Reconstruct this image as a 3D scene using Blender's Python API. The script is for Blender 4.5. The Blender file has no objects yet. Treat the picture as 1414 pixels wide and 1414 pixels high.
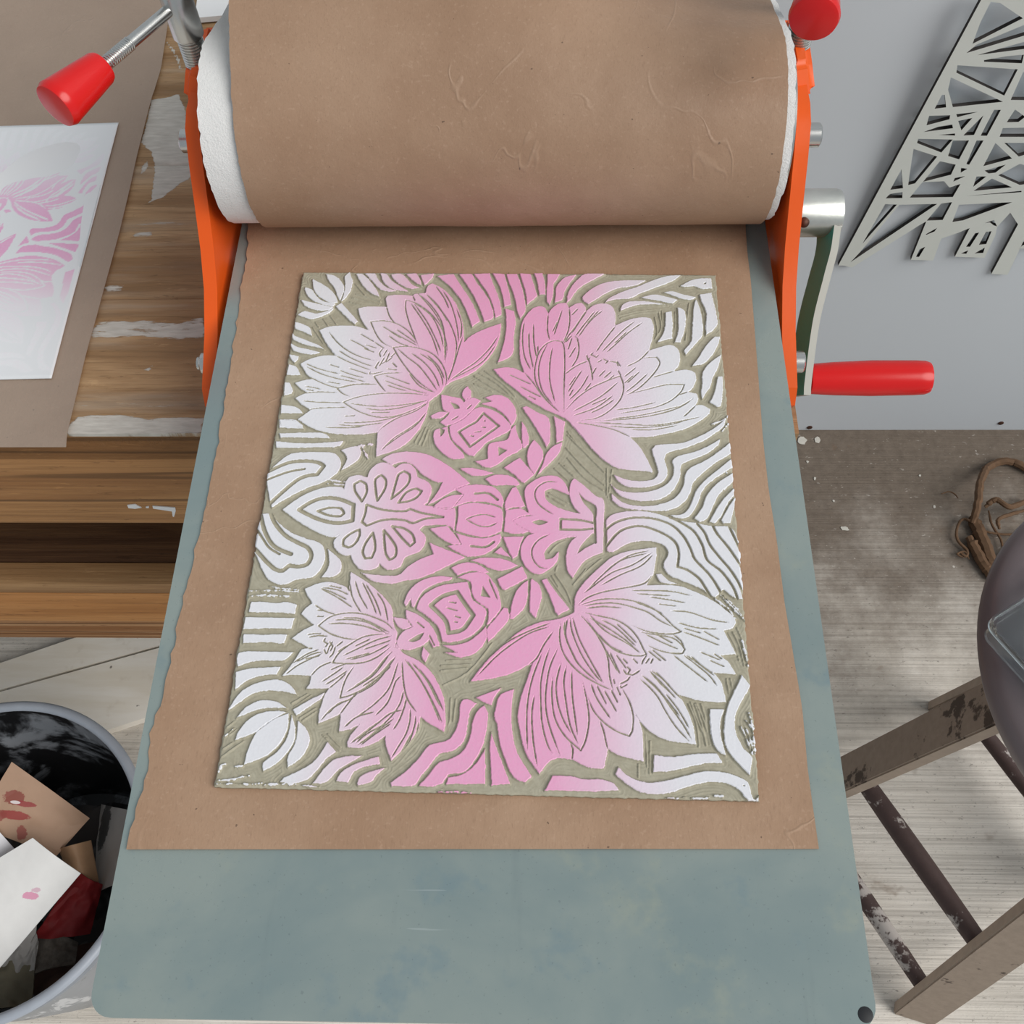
import bpy, bmesh, math, random
import numpy as np
from mathutils import Vector, Matrix, Euler
SC = bpy.context.scene
COL = SC.collection
rnd = random.Random(7)
V = Vector
FLOOR = -0.15
TABLE = 0.785
BED = 0.90

# ------------------------------------------------------------------ helpers
def tag(o, label=None, cat=None, group=None, kind=None):
    if label: o['label'] = label
    if cat: o['category'] = cat
    if group: o['group'] = group
    if kind: o['kind'] = kind
    return o

def root(name, loc, label, cat, group=None):
    o = bpy.data.objects.new(name, None)
    o.empty_display_size = 0.05
    o.location = loc
    COL.objects.link(o)
    o['base'] = tuple(loc)
    return tag(o, label, cat, group)

def base_of(o):
    while o is not None:
        if 'base' in o: return V(o['base'])
        o = o.parent
    return V((0, 0, 0))

def finish(name, me, mats, parent=None, smooth=True, loc=None):
    """links the mesh (its vertices are in world space) as one object"""
    if not isinstance(mats, (list, tuple)): mats = [mats]
    for m in mats: me.materials.append(m)
    o = bpy.data.objects.new(name, me)
    COL.objects.link(o)
    if parent is not None:
        o.parent = parent
        off = base_of(parent)
    else:
        off = V(loc) if loc is not None else V((0, 0, 0))
        o.location = off
        o['base'] = tuple(off)
    if off.length > 0: me.transform(Matrix.Translation(-off))
    if smooth:
        me.polygons.foreach_set('use_smooth', [True] * len(me.polygons))
        try: me.set_sharp_from_angle(angle=math.radians(38))
        except Exception: pass
    me.update()
    return o

def from_bm(name, bm, mats, parent=None, smooth=True, loc=None):
    bmesh.ops.recalc_face_normals(bm, faces=bm.faces[:])
    me = bpy.data.meshes.new(name); bm.to_mesh(me); bm.free()
    return finish(name, me, mats, parent, smooth, loc)

def bm_box(bm, c, s, rot=None, bev=0.0, seg=2):
    r = bmesh.ops.create_cube(bm, size=1.0)
    vs = r['verts']
    bmesh.ops.scale(bm, vec=s, verts=vs)
    if bev > 0:
        es = list({e for v in vs for e in v.link_edges})
        r2 = bmesh.ops.bevel(bm, geom=es, offset=bev, segments=seg, affect='EDGES', profile=0.6)
        vs = list({v for f in r2['faces'] for v in f.verts} | {v for v in vs if v.is_valid})
    if rot is not None: bmesh.ops.rotate(bm, cent=(0, 0, 0), matrix=rot, verts=vs)
    bmesh.ops.translate(bm, vec=c, verts=vs)

def box(name, c, s, mat, parent=None, rot=None, bev=0.002, loc=None):
    bm = bmesh.new(); bm_box(bm, c, s, rot, bev)
    return from_bm(name, bm, mat, parent, True, loc)

def frame(d, up=V((0, 0, 1))):
    d = V(d).normalized()
    if abs(d.dot(up)) > 0.98: up = V((0, 1, 0))
    x = up.cross(d).normalized(); y = d.cross(x)
    return x, y, d

def bm_loft(bm, rings, cap=True):
    rows = [[bm.verts.new(p) for p in r] for r in rings]
    n = len(rows[0])
    for a, b in zip(rows, rows[1:]):
        for i in range(n): bm.faces.new((a[i], a[(i+1) % n], b[(i+1) % n], b[i]))
    if cap:
        bm.faces.new(rows[0][::-1]); bm.faces.new(rows[-1])

def bm_lathe(bm, p0, d, prof, seg=32, up=V((0, 0, 1))):
    """prof = [(distance along d, radius)]"""
    x, y, z = frame(d, up); p0 = V(p0)
    rings = []
    for t, r in prof:
        rings.append([p0 + z*t + (x*math.cos(2*math.pi*i/seg) + y*math.sin(2*math.pi*i/seg))*max(r, 1e-5) for i in range(seg)])
    bm_loft(bm, rings)

def lathe(name, p0, d, prof, mat, parent=None, seg=32, loc=None):
    bm = bmesh.new(); bm_lathe(bm, p0, d, prof, seg)
    return from_bm(name, bm, mat, parent, True, loc)

def catmull(pts, n=6):
    P = [V(p) for p in pts]; out = []
    for i in range(len(P)-1):
        a = P[i-1] if i > 0 else P[i]*2-P[i+1]
        b, c = P[i], P[i+1]
        d = P[i+2] if i+2 < len(P) else P[i+1]*2-P[i]
        for k in range(n):
            t = k/n
            out.append(0.5*((2*b)+(c-a)*t+(2*a-5*b+4*c-d)*t*t+(3*b-a-3*c+d)*t**3))
    out.append(P[-1])
    return out

def bm_tube(bm, pts, rad, seg=10):
    P = [V(p) for p in pts]; rings = []; x = None
    for i, p in enumerate(P):
        d = (P[min(i+1, len(P)-1)]-P[max(i-1, 0)]).normalized()
        if x is None: x = frame(d)[0]
        x = (x-d*x.dot(d)).normalized(); y = d.cross(x)
        r = rad[i] if isinstance(rad, (list, tuple)) else rad
        rings.append([p+(x*math.cos(2*math.pi*k/seg)+y*math.sin(2*math.pi*k/seg))*r for k in range(seg)])
    bm_loft(bm, rings)

def tube(name, pts, rad, mat, parent=None, seg=12, loc=None):
    bm = bmesh.new(); bm_tube(bm, pts, rad, seg)
    return from_bm(name, bm, mat, parent, True, loc)

def bm_prism(bm, pts, off):
    a = [bm.verts.new(p) for p in pts]; b = [bm.verts.new(V(p)+V(off)) for p in pts]
    n = len(a)
    bm.faces.new(a); bm.faces.new(b[::-1])
    for i in range(n): bm.faces.new((a[i], b[i], b[(i+1) % n], a[(i+1) % n]))

def prism(name, pts, off, mat, parent=None, bev=0.0, smooth=True, loc=None):
    bm = bmesh.new(); bm_prism(bm, pts, off)
    if bev > 0:
        es = [e for e in bm.edges if len(e.link_faces) == 2 and e.calc_face_angle(0) > 0.4]
        bmesh.ops.bevel(bm, geom=es, offset=bev, segments=2, affect='EDGES', profile=0.6)
    return from_bm(name, bm, mat, parent, smooth, loc)

def grid_mesh(name, X, Y, Zz, attrs=None, back=None):
    """structured grid (ny, nx) of points; closed with a skirt and a flat back when back (an offset vector) is given"""
    ny, nx = X.shape
    co = np.stack([X, Y, Zz], -1).reshape(-1, 3)
    idx = np.arange(nx*ny).reshape(ny, nx)
    quads = np.stack([idx[:-1, :-1], idx[:-1, 1:], idx[1:, 1:], idx[1:, :-1]], -1).reshape(-1, 4)
    nb = 0
    if back is not None:
        ring = np.concatenate([idx[0, :-1], idx[:-1, -1], idx[-1, :0:-1], idx[:0:-1, 0]])
        rb = co[ring].copy()
        if callable(back): rb = back(rb)
        else: rb = rb + np.array(back)
        nb = len(ring); b0 = nx*ny; bi = b0+np.arange(nb)
        co = np.concatenate([co, rb])
        sk = np.stack([ring, bi, np.roll(bi, -1), np.roll(ring, -1)], -1)
        quads = np.concatenate([quads, sk])
    me = bpy.data.meshes.new(name)
    nf = len(quads)
    extra = 1 if back is not None else 0
    me.vertices.add(len(co)); me.vertices.foreach_set('co', co.astype(np.float32).ravel())
    loops = quads.ravel()
    if extra: loops = np.concatenate([loops, bi[::-1]])
    me.loops.add(len(loops)); me.loops.foreach_set('vertex_index', loops.astype(np.int32))
    me.polygons.add(nf+extra)
    starts = np.arange(nf)*4
    if extra: starts = np.append(starts, nf*4)
    me.polygons.foreach_set('loop_start', starts.astype(np.int32))
    me.update(calc_edges=True)
    for k, a in (attrs or {}).items():
        at = me.attributes.new(k, 'FLOAT', 'POINT')
        d = np.zeros(len(co), np.float32); d[:nx*ny] = a.ravel()
        if extra: d[nx*ny:] = 0.0
        at.data.foreach_set('value', d)
    return me

# ------------------------------------------------------------------ materials
class NT:
    def __init__(s, name):
        s.m = bpy.data.materials.new(name); s.m.use_nodes = True
        s.n = s.m.node_tree.nodes; s.l = s.m.node_tree.links
        s.b = s.n['Principled BSDF']
    def node(s, t, **k):
        o = s.n.new(t)
        for a, v in k.items(): setattr(o, a, v)
        return o
    def put(s, sock, v):
        if isinstance(v, bpy.types.NodeSocket): s.l.new(v, sock)
        elif v is not None:
            if hasattr(sock, 'default_value') and hasattr(sock.default_value, '__len__') and not hasattr(v, '__len__'): v = (v,)*len(sock.default_value)
            if sock.type == 'RGBA' and len(v) == 3: v = (*v, 1)
            sock.default_value = v
    def coord(s, scale=(1, 1, 1), loc=(0, 0, 0), rot=(0, 0, 0)):
        tc = s.node('ShaderNodeTexCoord'); mp = s.node('ShaderNodeMapping')
        s.l.new(tc.outputs['Object'], mp.inputs['Vector'])
        mp.inputs['Scale'].default_value = scale; mp.inputs['Location'].default_value = loc; mp.inputs['Rotation'].default_value = rot
        return mp.outputs['Vector']
    def noise(s, vec, scale=5, detail=4, rough=0.55, dist=0.0):
        t = s.node('ShaderNodeTexNoise')
        s.put(t.inputs['Vector'], vec); t.inputs['Scale'].default_value = scale
        t.inputs['Detail'].default_value = detail; t.inputs['Roughness'].default_value = rough; t.inputs['Distortion'].default_value = dist
        return t.outputs['Fac']
    def wave(s, vec, scale, dist=2, detail=2, dscale=1, direction='Y'):
        t = s.node('ShaderNodeTexWave'); t.bands_direction = direction
        s.put(t.inputs['Vector'], vec); t.inputs['Scale'].default_value = scale; t.inputs['Distortion'].default_value = dist
        t.inputs['Detail'].default_value = detail; t.inputs['Detail Scale'].default_value = dscale
        return t.outputs['Fac']
    def mix(s, f, a, b, mode='MIX'):
        t = s.node('ShaderNodeMix'); t.data_type = 'RGBA'; t.blend_type = mode
        s.put(t.inputs[0], f); s.put(t.inputs[6], a); s.put(t.inputs[7], b)
        return t.outputs[2]
    def math(s, op, a, b=0.0, c=None, clamp=False):
        t = s.node('ShaderNodeMath'); t.operation = op; t.use_clamp = clamp
        s.put(t.inputs[0], a); s.put(t.inputs[1], b)
        if c is not None: s.put(t.inputs[2], c)
        return t.outputs[0]
    def step(s, f, lo, hi, a=0.0, b=1.0):
        t = s.node('ShaderNodeMapRange'); t.interpolation_type = 'SMOOTHSTEP'
        s.put(t.inputs[0], f); t.inputs[1].default_value = lo; t.inputs[2].default_value = hi
        t.inputs[3].default_value = a; t.inputs[4].default_value = b
        return t.outputs[0]
    def ramp(s, f, stops):
        t = s.node('ShaderNodeValToRGB'); e = t.color_ramp.elements
        while len(e) > 1: e.remove(e[-1])
        for i, (p, c) in enumerate(stops):
            x = e[0] if i == 0 else e.new(p)
            x.position = p; x.color = (*c, 1)
        s.put(t.inputs[0], f)
        return t.outputs[0]
    def attr(s, name):
        t = s.node('ShaderNodeAttribute'); t.attribute_name = name
        return t.outputs['Fac']
    def sep(s, vec):
        t = s.node('ShaderNodeSeparateXYZ'); s.l.new(vec, t.inputs[0]); return t.outputs
    def bump(s, h, strength=0.3, dist=0.001):
        t = s.node('ShaderNodeBump'); t.inputs['Strength'].default_value = strength; t.inputs['Distance'].default_value = dist
        s.l.new(h, t.inputs['Height']); s.l.new(t.outputs['Normal'], s.b.inputs['Normal'])
    def out(s, color=None, rough=None, metal=None, spec=None, coat=None):
        s.put(s.b.inputs['Base Color'], color)
        if rough is not None: s.put(s.b.inputs['Roughness'], rough)
        if metal is not None: s.put(s.b.inputs['Metallic'], metal)
        if spec is not None: s.put(s.b.inputs['Specular IOR Level'], spec)
        if coat is not None: s.b.inputs['Coat Weight'].default_value = coat; s.b.inputs['Coat Roughness'].default_value = 0.12
        return s.m

def lin(r, g, b):
    f = lambda c: (c/255/12.92) if c/255 <= 0.04045 else ((c/255+0.055)/1.055)**2.4
    return (f(r), f(g), f(b))
def sc(c, k): return tuple(x*k for x in c)

def m_plain(name, col, rough=0.5, metal=0.0, var=0.12, scale=60, bump=0.0, spec=0.5, coat=None):
    t = NT(name); v = t.coord()
    n = t.noise(v, scale, 4)
    c = t.mix(n, sc(col, 1-var), tuple(min(1, x) for x in sc(col, 1+var)))
    if bump: t.bump(t.noise(v, scale*8, 3), bump, 0.0006)
    return t.out(c, rough, metal, spec, coat)

def m_kraft(name, k=1.0, rough=0.62, grey=0.0):
    t = NT(name); v = t.coord()
    big = t.noise(v, 9, 5, 0.6)
    fib = t.noise(t.coord((1, 0.25, 1)), 900, 3, 0.7)
    fib2 = t.noise(v, 420, 2, 0.5)
    c = t.mix(t.step(big, 0.3, 0.7), sc((0.335, 0.205, 0.128), k), sc((0.405, 0.262, 0.172), k))
    c = t.mix(t.step(fib, 0.52, 0.75, 0, 0.35), c, sc((0.22, 0.13, 0.08), k))
    c = t.mix(t.step(fib2, 0.58, 0.75, 0, 0.30), c, sc((0.50, 0.34, 0.24), k))
    sp = t.noise(v, 330, 1, 0.3)
    c = t.mix(t.step(sp, 0.80, 0.82, 0, 0.6), c, (0.05, 0.03, 0.02))
    cr = t.noise(t.coord((1, 1, 1), (3, 8, 1)), 9, 3, 0.5, 1.2)
    ln = t.step(t.math('ABSOLUTE', t.math('SUBTRACT', cr, 0.5)), 0.0, 0.010, 1.0, 0.0)
    ln = t.math('MULTIPLY', ln, t.step(t.noise(t.coord((1, 1, 1), (1, 4, 2)), 13, 2), 0.54, 0.62))
    c = t.mix(t.math('MULTIPLY', ln, 0.10), c, sc((0.62, 0.46, 0.34), k))
    h = t.math('ADD', t.math('MULTIPLY', fib, 0.4), t.math('MULTIPLY', t.noise(v, 38, 4, 0.6), 3.0))
    h = t.math('ADD', h, t.math('MULTIPLY', ln, 1.1))
    t.bump(h, 0.25, 0.0012)
    if grey: c = t.mix(grey, c, (0.31, 0.275, 0.24))
    return t.out(c, rough, 0, 0.4)

def m_wood(name, dark, light, sx=2.5, sy=55.0, rough=0.6, paint=False, line=None):
    t = NT(name); v = t.coord((sx, sy, sy))
    g = t.noise(v, 1.0, 6, 0.6, 0.6)
    g2 = t.noise(t.coord((sx*3, sy*5, sy*5)), 1.0, 3, 0.6)
    w = t.noise(t.coord((1.2, 9, 9), (3, 1, 2)), 1.0, 4, 0.6, 0.4)
    c = t.ramp(g, [(0.28, sc(dark, 0.75)), (0.45, dark), (0.62, light), (0.8, sc(light, 1.12))])
    c = t.mix(t.step(g2, 0.45, 0.75, 0, 0.45), c, sc(dark, 0.6))
    g3 = t.noise(t.coord((sx*5, sy*14, sy*14), (1, 3, 0)), 1.0, 4, 0.7)
    c = t.mix(t.step(g3, 0.50, 0.66, 0, 0.42), c, sc(dark, 0.5))
    ck = t.noise(t.coord((26, 170, 170), (4, 2, 1)), 1.0, 4, 0.75, 0.6)
    c = t.mix(t.step(ck, 0.60, 0.68, 0, 0.55), c, sc(dark, 0.35))
    c = t.mix(t.step(ck, 0.40, 0.32, 0, 0.30), c, sc(light, 1.35))
    kn = t.noise(t.coord((9, 45, 45), (2, 1, 4)), 1.0, 5, 0.7, 1.0)
    c = t.mix(t.step(kn, 0.62, 0.74, 0, 0.4), c, sc(dark, 0.45))
    c = t.mix(t.step(w, 0.4, 0.7, 0, 0.35), c, tuple(a*b for a, b in zip(dark, (0.85, 0.75, 0.65))))
    if line:
        gl = t.noise(t.coord((0.8, line, line)), 1.0, 2, 0.5)
        c = t.mix(t.step(t.math('ABSOLUTE', t.math('SUBTRACT', gl, 0.52)), 0.012, 0.03, 0.75, 0), c, sc(dark, 0.4))
    h = t.math('ADD', g, g2)
    if paint:
        pa = t.attr('paint')
        n = t.noise(t.coord((35, 170, 1)), 1.0, 6, 0.72)
        n2 = t.noise(t.coord((4, 40, 1), (0, 5, 0)), 1.0, 3, 0.6)
        f = t.step(t.math('ADD', pa, t.math('MULTIPLY', t.math('SUBTRACT', n, 0.5), 1.3)), 0.42, 0.58)
        chips = t.step(t.math('ADD', n2, t.math('MULTIPLY', n, 0.35)), 0.86, 0.93, 0, 0.8)
        f = t.math('MAXIMUM', f, chips)
        pc = t.mix(t.noise(t.coord((60, 300, 1)), 1.0, 3), (0.36, 0.33, 0.29), (0.72, 0.69, 0.63))
        wash = t.step(t.noise(t.coord((2.2, 26, 1), (1, 2, 0)), 1.0, 4, 0.65), 0.5, 0.72, 0, 0.45)
        c = t.mix(wash, c, (0.42, 0.36, 0.29))
        c = t.mix(f, c, pc)
        h = t.math('ADD', h, t.math('MULTIPLY', f, 1.2))
    t.bump(h, 0.45, 0.0015)
    return t.out(c, rough, 0, 0.3)

M = {}
M['kraft'] = m_kraft('kraft_paper', 0.96, 0.45)
M['kraft_bed'] = m_kraft('kraft_paper_bed', 1.08)
M['kraft_table'] = m_kraft('kraft_paper_greyed', 1.0, 0.62, 0.55)
M['wood_top'] = m_wood('weathered_bench_wood', (0.32, 0.19, 0.092), (0.50, 0.325, 0.175), sx=3.5, sy=38, paint=True)
M['wood_front'] = m_wood('bench_front_wood', (0.34, 0.160, 0.058), (0.48, 0.25, 0.098), sx=1.6, sy=42, line=24)
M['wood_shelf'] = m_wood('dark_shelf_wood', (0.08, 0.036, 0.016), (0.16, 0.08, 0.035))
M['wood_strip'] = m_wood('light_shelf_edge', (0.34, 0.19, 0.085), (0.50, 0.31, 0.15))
M['wood_rail'] = m_wood('orange_rail_wood', (0.46, 0.205, 0.065), (0.60, 0.30, 0.11), sx=1.2, sy=18)
M['wood_rail2'] = m_wood('striped_rail_wood', (0.30, 0.135, 0.05), (0.55, 0.33, 0.17), sx=0.8, sy=90, line=60)
M['orange'] = m_plain('orange_powder_coat', (0.80, 0.105, 0.010), 0.38, 0, 0.05, 30, 0.12, 0.35)
M['red'] = m_plain('red_plastic', (0.66, 0.010, 0.010), 0.25, 0, 0.05, 20, 0, 0.4)
M['steel'] = m_plain('bright_steel', (0.60, 0.60, 0.58), 0.27, 1.0, 0.12, 40)
M['zinc'] = m_plain('zinc_plated_steel', (0.62, 0.64, 0.60), 0.34, 0.9, 0.22, 55, 0.1)
M['cream'] = m_plain('cream_painted_steel', (0.30, 0.315, 0.275), 0.4, 0.0, 0.08, 40)
M['green'] = m_plain('green_paint', (0.006, 0.42, 0.46), 0.4, 0.0, 0.1, 30)
M['rust'] = m_plain('rusty_screw', (0.10, 0.045, 0.03), 0.5, 0.6, 0.5, 300, 0.3)
M['black'] = m_plain('black_rubber', (0.012, 0.013, 0.016), 0.6)
M['white_card'] = m_plain('white_card', (0.82, 0.83, 0.84), 0.6, 0, 0.02, 20)

def m_felt():
    t = NT('white_felt'); v = t.coord()
    n = t.noise(v, 45, 4); f = t.noise(v, 700, 4, 0.7)
    c = t.mix(n, (0.74, 0.74, 0.72), (0.86, 0.85, 0.84))
    t.bump(t.math('ADD', t.math('MULTIPLY', f, 0.6), n), 0.6, 0.0025)
    return t.out(c, 0.95, 0, 0.1)
M['felt'] = m_felt()

def m_bed():
    t = NT('press_bed_paint'); v = t.coord()
    a = t.noise(v, 7, 5, 0.6, 0.4); b = t.noise(t.coord((1, 1, 1), (3, 7, 0)), 17, 5, 0.65)
    f = t.noise(v, 500, 2)
    c = t.mix(t.step(a, 0.34, 0.66), (0.255, 0.325, 0.325), (0.335, 0.39, 0.365))
    c = t.mix(t.step(b, 0.56, 0.72, 0, 0.55), c, (0.40, 0.43, 0.35))
    c = t.mix(t.step(b, 0.30, 0.42, 0.5, 0), c, (0.20, 0.29, 0.33))
    sm = t.noise(t.coord((1, 0.12, 1)), 55, 4, 0.6)
    c = t.mix(t.step(sm, 0.62, 0.8, 0, 0.25), c, (0.17, 0.215, 0.23))
    c = t.mix(t.step(f, 0.66, 0.72, 0, 0.35), c, (0.13, 0.17, 0.18))
    # fine scratches
    s1 = t.noise(t.coord((14, 300, 1), (0, 0, 0), (0, 0, 0.5)), 1.0, 2, 0.4)
    c = t.mix(t.step(s1, 0.78, 0.80, 0, 0.25), c, (0.62, 0.68, 0.68))
    r = t.mix(a, (0.20, 0.20, 0.20), (0.32, 0.32, 0.32))
    return t.out(c, r, 0.32, 0.5)
M['bed'] = m_bed()

def m_lino():
    t = NT('inked_linoleum'); v = t.coord()
    x = t.sep(v)[0]; y = t.sep(v)[1]
    wob = t.math('MULTIPLY', t.math('SUBTRACT', t.noise(v, 14, 3), 0.5), 0.035)
    xs = t.math('ADD', t.math('ADD', x, wob), t.math('MULTIPLY', y, 0.015))
    f = t.ramp(t.math('ADD', t.math('DIVIDE', xs, 0.303), 0.5), INKRAMP)
    fine = t.noise(v, 650, 3, 0.6)
    ink = t.mix(t.step(fine, 0.3, 0.7, 0, 0.10), f, sc((0.80, 0.77, 0.80), 0.75))
    g = t.noise(v, 260, 4, 0.65)
    lino = t.mix(t.step(g, 0.3, 0.7), (0.365, 0.335, 0.250), (0.430, 0.400, 0.305))
    a = t.attr('ink')
    brk = t.math('MULTIPLY', t.math('SUBTRACT', t.noise(v, 900, 3, 0.6), 0.5), 0.55)
    m = t.step(t.math('ADD', a, brk), 0.40, 0.60)
    c = t.mix(m, lino, ink)
    r = t.mix(m, (0.72,)*3, (0.42,)*3)
    t.bump(t.math('ADD', t.math('MULTIPLY', fine, 0.5), g), 0.25, 0.0004)
    return t.out(c, r, 0, 0.45)
INKRAMP = [(0.05, (0.80, 0.80, 0.84)), (0.13, (0.79, 0.78, 0.82)), (0.21, (0.80, 0.68, 0.76)), (0.28, (0.81, 0.52, 0.66)), (0.38, (0.83, 0.385, 0.590)), (0.50, (0.84, 0.36, 0.575)),
           (0.62, (0.83, 0.385, 0.590)), (0.71, (0.81, 0.51, 0.66)), (0.79, (0.80, 0.68, 0.77)), (0.87, (0.79, 0.78, 0.82)), (0.95, (0.80, 0.80, 0.84))]
M['lino'] = m_lino()

def m_print():
    t = NT('printed_paper'); v = t.coord()
    y = t.sep(v)[1]
    f = t.ramp(t.math('ADD', t.math('DIVIDE', y, 0.303), 0.5), PRINTRAMP)
    a = t.attr('ink')
    ink = t.mix(t.step(t.noise(v, 500, 3), 0.3, 0.75, 0, 0.2), f, (0.80, 0.66, 0.74))
    c = t.mix(t.math('MULTIPLY', a, 0.93), (0.74, 0.76, 0.78), ink)
    t.bump(a, 0.15, 0.0003)
    return t.out(c, 0.5, 0, 0.4)
PRINTRAMP = [(0.10, (0.77, 0.79, 0.81)), (0.25, (0.77, 0.75, 0.79)), (0.36, (0.76, 0.50, 0.65)), (0.46, (0.76, 0.36, 0.58)), (0.60, (0.76, 0.38, 0.60)),
             (0.72, (0.77, 0.52, 0.68)), (0.84, (0.75, 0.74, 0.79)), (0.95, (0.76, 0.79, 0.81))]
M['print'] = m_print()

def m_concrete():
    t = NT('brushed_concrete'); v = t.coord()
    a = t.noise(v, 3.2, 6, 0.6); l = t.noise(t.coord((1.5, 150, 1)), 1.0, 4, 0.7); l2 = t.noise(t.coord((3, 300, 1)), 1.0, 3, 0.6)
    p = t.noise(v, 160, 4, 0.7)
    c = t.mix(t.step(a, 0.35, 0.65), (0.66, 0.61, 0.54), (0.82, 0.77, 0.70))
    c = t.mix(t.step(l, 0.36, 0.60, 0.34, 0), c, (0.20, 0.175, 0.15))
    c = t.mix(t.step(l2, 0.55, 0.75, 0, 0.35), c, (0.62, 0.58, 0.53))
    c = t.mix(t.step(p, 0.60, 0.72, 0, 0.4), c, (0.12, 0.10, 0.085))
    # brown dirt plus painted-in shade, floor colour darkens towards the wall, ragged edge
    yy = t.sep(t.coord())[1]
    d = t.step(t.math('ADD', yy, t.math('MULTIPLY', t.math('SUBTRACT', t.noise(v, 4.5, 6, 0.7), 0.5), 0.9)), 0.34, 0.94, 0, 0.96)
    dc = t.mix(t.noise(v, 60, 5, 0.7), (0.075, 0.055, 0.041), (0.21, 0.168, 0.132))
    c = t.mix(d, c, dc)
    st = t.noise(t.coord((1, 1, 1), (4, 1, 0)), 11, 4, 0.6)
    c = t.mix(t.step(st, 0.66, 0.76, 0, 0.5), c, (0.16, 0.09, 0.05))
    fl = t.noise(t.coord((1, 1, 1), (9, 2, 0)), 42, 2, 0.5)
    c = t.mix(t.step(fl, 0.765, 0.785, 0, 0.8), c, (0.60, 0.57, 0.52))
    pt = t.noise(t.coord((70, 140, 1), (3, 3, 0)), 1.0, 4, 0.75)
    c = t.mix(t.step(pt, 0.60, 0.70, 0, 0.5), c, (0.075, 0.06, 0.05))
    c = t.mix(t.step(pt, 0.38, 0.30, 0, 0.4), c, (0.66, 0.62, 0.57))
    rs = t.noise(t.coord((1, 1.6, 1), (7, 4, 0)), 7, 5, 0.65)
    c = t.mix(t.step(rs, 0.64, 0.74, 0, 0.5), c, (0.17, 0.085, 0.04))
    t.bump(t.math('ADD', t.math('ADD', l, l2), t.math('MULTIPLY', p, 0.5)), 0.5, 0.003)
    return t.out(c, 0.85, 0, 0.2)
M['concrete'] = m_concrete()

def m_ply():
    t = NT('pale_paint_spattered_board'); v = t.coord()
    a = t.noise(t.coord((2, 14, 1)), 2.0, 5, 0.6); b = t.noise(v, 30, 4, 0.6); s = t.noise(t.coord((1, 1, 1), (5, 3, 0)), 48, 2, 0.5)
    c = t.mix(t.step(a, 0.35, 0.65), (0.78, 0.71, 0.60), (0.87, 0.82, 0.74))
    c = t.mix(t.step(b, 0.58, 0.78, 0, 0.35), c, (0.48, 0.38, 0.27))
    c = t.mix(t.step(s, 0.72, 0.75, 0, 0.85), c, (0.16, 0.13, 0.11))
    t.bump(a, 0.2, 0.001)
    return t.out(c, 0.7, 0, 0.3)
M['ply'] = m_ply()

def m_bucket(inner):
    t = NT('bucket_inside' if inner else 'bucket_outside'); v = t.coord()
    n = t.noise(v, 9, 6, 0.65, 0.5); n2 = t.noise(t.coord((1, 1, 0.35), (2, 5, 1)), 24, 5, 0.7, 0.6)
    base = t.mix(t.noise(v, 18, 3), (0.20, 0.215, 0.235), (0.30, 0.315, 0.34))
    if inner:
        c = t.mix(t.step(n, 0.42, 0.54), base, (0.010, 0.010, 0.011))
        c = t.mix(t.step(n2, 0.64, 0.70, 0, 0.8), c, (0.36, 0.38, 0.40))
        c = t.mix(t.step(n2, 0.36, 0.28, 0, 0.95), c, (0.012, 0.012, 0.013))
    else:
        c = t.mix(t.step(n2, 0.56, 0.62, 0, 0.9), base, (0.58, 0.59, 0.61))
        c = t.mix(t.step(n, 0.62, 0.66, 0, 0.8), c, (0.06, 0.06, 0.065))
    return t.out(c, 0.38, 0, 0.5)
M['bucket_in'] = m_bucket(True); M['bucket_out'] = m_bucket(False)
M['bucket_rim'] = m_plain('grey_plastic_rim', (0.33, 0.36, 0.41), 0.4, 0, 0.2, 30)

def m_stool(name, base, worn, th=0.55, k=0.9, sc_=(1, 1, 1)):
    t = NT(name); v = t.coord(sc_)
    n = t.noise(v, 16, 5, 0.65); g = t.noise(v, 90, 4, 0.7)
    c = t.mix(g, sc(base, 0.75), sc(base, 1.25))
    f = t.step(t.math('ADD', n, t.math('MULTIPLY', t.math('SUBTRACT', g, 0.5), 0.25)), th, th+0.06, 0, k)
    c = t.mix(f, c, worn)
    t.bump(t.math('ADD', n, g), 0.3, 0.001)
    return t.out(c, 0.62, 0, 0.3)
M['stool_seat'] = m_plain('dark_purple_brown_paint', (0.165, 0.133, 0.138), 0.34, 0, 0.1, 25, 0.06)
M['stool_leg'] = m_stool('worn_stool_leg', (0.33, 0.26, 0.205), (0.060, 0.042, 0.033), 0.58)
M['stool_bar'] = m_stool('worn_stool_rung', (0.075, 0.048, 0.044), (0.50, 0.46, 0.43), 0.53)
M['stool_edge'] = m_plain('bare_wood_edge', (0.42, 0.33, 0.26), 0.7, 0, 0.2, 60)

def m_clear():
    t = NT('clear_plastic'); b = t.b
    b.inputs['Base Color'].default_value = (0.93, 0.97, 0.98, 1); b.inputs['Roughness'].default_value = 0.06
    b.inputs['Transmission Weight'].default_value = 1.0; b.inputs['IOR'].default_value = 1.25
    return t.m
M['clear'] = m_clear()
M['fibre'] = m_plain('brown_plant_fibre', (0.125, 0.068, 0.034), 0.85, 0, 0.4, 90, 0.4)

def m_wall():
    t = NT('white_wall_panel'); v = t.coord()
    a = t.noise(v, 1.4, 4, 0.5); b = t.noise(v, 350, 2)
    c = t.mix(a, (0.60, 0.645, 0.695), (0.66, 0.70, 0.735))
    t.bump(b, 0.05, 0.0005)
    return t.out(c, 0.42, 0, 0.35)
M['wall'] = m_wall()
M['panel'] = m_plain('sage_painted_board', (0.69, 0.72, 0.68), 0.6, 0, 0.04, 30)
M['chip'] = m_plain('pale_paint_chip', (0.55, 0.53, 0.48), 0.8, 0, 0.15, 90)
M['char'] = m_plain('charred_cut_edge', (0.022, 0.018, 0.016), 0.7, 0, 0.2, 80)

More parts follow.
